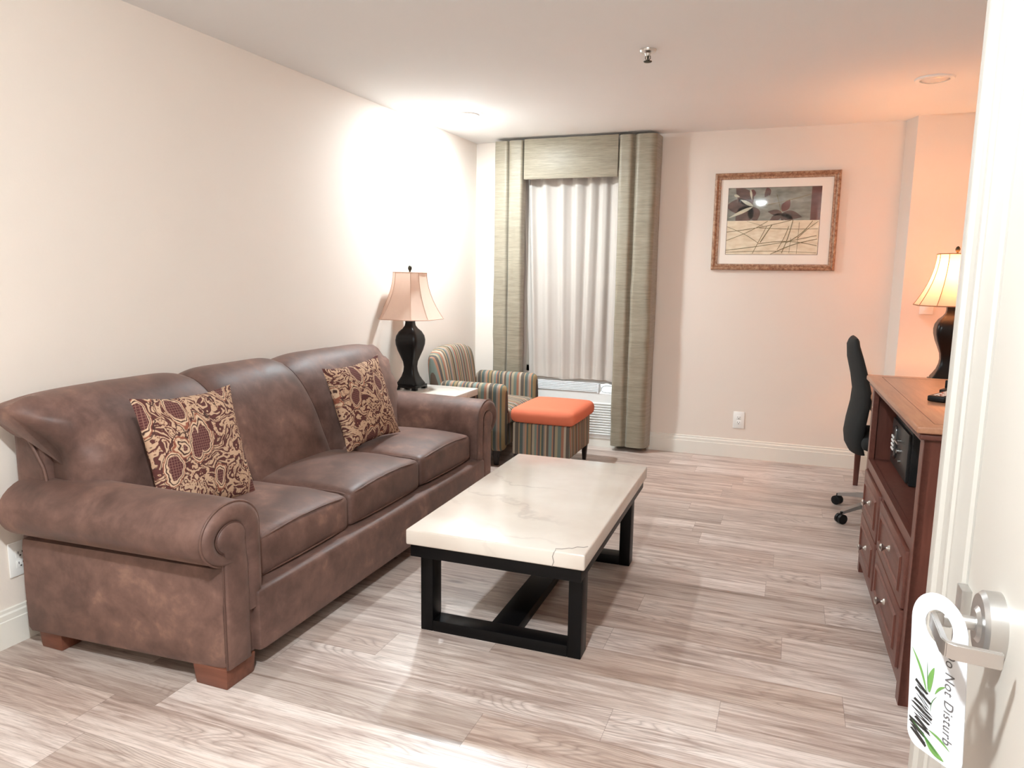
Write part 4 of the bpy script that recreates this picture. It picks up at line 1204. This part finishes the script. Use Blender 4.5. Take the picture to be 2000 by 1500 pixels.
# safe on the dresser shelf
SAFE_O = ORG[DR.name] @ Vector((0.085, 0.725, 0.5615))
SF = thing('safe', 'black electronic room safe on the dresser shelf', 'safe', SAFE_O, R(1.54))
bm = BM(); bx(bm, (0.010, 0.0, 0.0), (0.36, 0.43, 0.225), 0.004); obj('body', bm, M['black_plastic'], SF, world=False)
bm = BM(); bx(bm, (-0.002, 0.012, 0.012), (0.012, 0.418, 0.213), 0.002); sd = obj('door', bm, plain('safe_grey_door', (0.030, 0.029, 0.028), 0.35, metal=0.4), SF, world=False)
bm = BM(); pr = [(0.062, 0.0), (0.060, 0.006), (0.050, 0.010), (0.0005, 0.011)]; rg = []
for r_, h in pr: rg.append([bm.verts.new((-0.002-h, 0.31+r_*math.cos(2*PI*k/28), 0.120+1.25*r_*math.sin(2*PI*k/28))) for k in range(28)])
for A, B in zip(rg, rg[1:]):
    for k in range(28): bm.faces.new((A[k], A[(k+1) % 28], B[(k+1) % 28], B[k]))
kp = obj('keypad', bm, plain('keypad_gloss', (0.02, 0.02, 0.022), 0.15), sd, 50, world=False)
for i in range(3):
    for j in range(4):
        bm = BM(); bx(bm, (-0.0165, 0.285+i*0.020, 0.085+j*0.018), (-0.0125, 0.297+i*0.020, 0.096+j*0.018), 0.001, 1)
        obj('key_button', bm, M['white_plastic'], sd, 0, world=False)
bm = BM(); tube(bm, [(-0.002, 0.19, 0.150), (-0.024, 0.19, 0.150)], 0.006, 10); tube(bm, [(-0.022, 0.195, 0.150), (-0.022, 0.12, 0.150)], 0.005, 8); obj('handle', bm, M['chrome'], sd, 40, world=False)
bm = BM(); tube(bm, [(-0.002, 0.19, 0.105), (-0.016, 0.19, 0.105)], 0.010, 14); obj('knob', bm, M['chrome'], sd, 40, world=False)
bm = BM(); tube(bm, [(-0.002, 0.17, 0.065), (-0.010, 0.17, 0.065)], 0.006, 10); obj('lock', bm, M['chrome'], sd, 40, world=False)

# remote and holder on the dresser top
TOPZ = TH+0.0245
RC = thing('remote_control', 'black television remote lying on the dresser top', 'remote control', (0.565, 3.15, TOPZ), R(-28))
bm = BM(); bx(bm, (-0.030, -0.095, 0.001), (0.030, 0.095, 0.0225), 0.005, 3); obj('body', bm, M['black_plastic'], RC, world=False)
for i in range(3):
    for j in range(7):
        bm = BM(); bx(bm, (-0.017+i*0.013, -0.070+j*0.019, 0.0215), (-0.009+i*0.013, -0.062+j*0.019, 0.0238), 0.001, 1)
        obj('button', bm, M['orange'] if (i+j*2) % 5 == 3 else M['white_plastic'], RC, 0, world=False)
PC = thing('phone_cradle', 'small black upright cradle behind the remote on the dresser', 'cradle', (0.625, 3.36, TOPZ), R(-24))
bm = BM(); bx(bm, (-0.035, -0.045, 0.0), (0.035, 0.045, 0.014), 0.003); obj('base', bm, M['black_plastic'], PC, world=False)
bm = BM(); bx(bm, (-0.035, 0.028, 0.012), (0.035, 0.042, 0.045), 0.003); obj('upright', bm, M['black_plastic'], PC, world=False)

# ------------------------------------------------------------------ desk in the far right corner
DK = thing('desk', 'cherry writing desk in the corner under the lit lamp', 'desk', (0.76, 4.68, 0))
bm = BM(); bx(bm, (0.448, 3.86, 0.728), (1.05, 5.50, 0.756), 0.005); obj('top', bm, M['desk_top'], DK)
bm = BM(); bx(bm, (0.470, 3.90, 0.635), (1.03, 5.47, 0.7275), 0.002); obj('apron', bm, CHH, DK)
for x in (0.484, 1.01):
    for y in (3.93, 5.39):
        bm = BM(); lathe(bm, [(0.015, 0), (0.026, 0.60), (0.028, 0.635)], (x, y, 0), 24, 4); obj('leg', bm, CH, DK)

# ------------------------------------------------------------------ office chair
OCX, OCY = 0.612, 4.68
OC = thing('office_chair', 'black office chair on casters tucked under the desk', 'chair', (OCX, OCY, 0))
bm = BM()
bprof = [(0.395, 0.402, 0.055), (0.44, 0.385, 0.068), (0.50, 0.380, 0.074), (0.58, 0.388, 0.074), (0.68, 0.402, 0.070), (0.76, 0.404, 0.066), (0.85, 0.384, 0.060), (0.95, 0.355, 0.055), (1.02, 0.346, 0.048), (1.045, 0.350, 0.040), (1.058, 0.352, 0.026), (1.062, 0.353, 0.010)]
rings = []
for z, xc, th in bprof:
    e = min(1, max(0, (z-0.385)/0.06))*min(1, max(0, (1.066-z)/0.07)); wy = 0.205*((0.72 if z > 0.7 else 0.88)+(0.28 if z > 0.7 else 0.12)*math.sqrt(e))*(1.0-0.10*abs((z-0.62)/0.44))
    ring = []
    for k in range(28):
        a = 2*PI*k/28; cu = math.copysign(abs(math.cos(a))**0.7, math.cos(a)); sv = math.copysign(abs(math.sin(a))**0.75, math.sin(a))
        ring.append(bm.verts.new((xc+cu*th*0.62+0.030*abs(sv)**2*min(1, (1.075-z)/0.12), OCY+0.05+sv*wy, z)))
    rings.append(ring)
for A, B in zip(rings, rings[1:]):
    for k in range(28): bm.faces.new((A[k], A[(k+1) % 28], B[(k+1) % 28], B[k]))
bm.faces.new(rings[0][::-1]); bm.faces.new(rings[-1])
obj('backrest', bm, M['chair_fabric'], OC, 70)
bm = BM(); rbox(bm, (0.42, OCY-0.20, 0.43), (0.86, OCY+0.26, 0.51), 0.035, 12, (0, 0, 0.01)); obj('seat', bm, M['chair_fabric'], OC, 60)
bm = BM(); tube(bm, [(OCX, OCY, 0.09), (OCX, OCY, 0.43)], 0.025, 16); obj('gas_lift', bm, M['black_plastic'], OC)
bm = BM(); tube(bm, [(0.45, OCY+0.02, 0.42), (0.41, OCY+0.03, 0.47), (0.40, OCY+0.03, 0.60)], 0.014, 8); obj('back_bracket', bm, M['black_plastic'], OC)
bm = BM()
lathe(bm, [(0.035, 0.075), (0.038, 0.12), (0.03, 0.13)], (OCX, OCY, 0), 20)
ANG = [R(144), R(216), R(288), R(0), R(72)]
for a in ANG:
    c, s = math.cos(a), math.sin(a)
    L = []
    for r_, z, wd, hh in ((0.02, 0.105, 0.022, 0.018), (0.12, 0.110, 0.020, 0.015), (0.24, 0.088, 0.016, 0.011), (0.325, 0.068, 0.014, 0.009)):
        L.append([bm.verts.new((OCX+c*r_-s*q*wd, OCY+s*r_+c*q*wd, z+v*hh)) for q, v in ((-1, -1), (1, -1), (1, 1), (-1, 1))])
    for A, B in zip(L, L[1:]):
        for k in range(4): bm.faces.new((A[k], A[(k+1) % 4], B[(k+1) % 4], B[k]))
    bm.faces.new(L[0]); bm.faces.new(L[-1][::-1])
obj('star_base', bm, M['alu'], OC, 30)
for a in ANG:
    c, s = math.cos(a), math.sin(a); px, py = OCX+c*0.332, OCY+s*0.332
    bm = BM()
    for q in (-1, 1):
        o_ = 0.013*q
        ax = Vector((-s, c, 0))
        p = Vector((px, py, 0.0285))+ax*o_
        tube(bm, [p-ax*0.010, p-ax*0.008, p+ax*0.008, p+ax*0.010], [0.024, 0.0285, 0.0285, 0.024], 20)
    tube(bm, [(px, py, 0.03), (px, py, 0.070)], 0.007, 8)
    obj('caster', bm, M['black_plastic'], OC, 50)
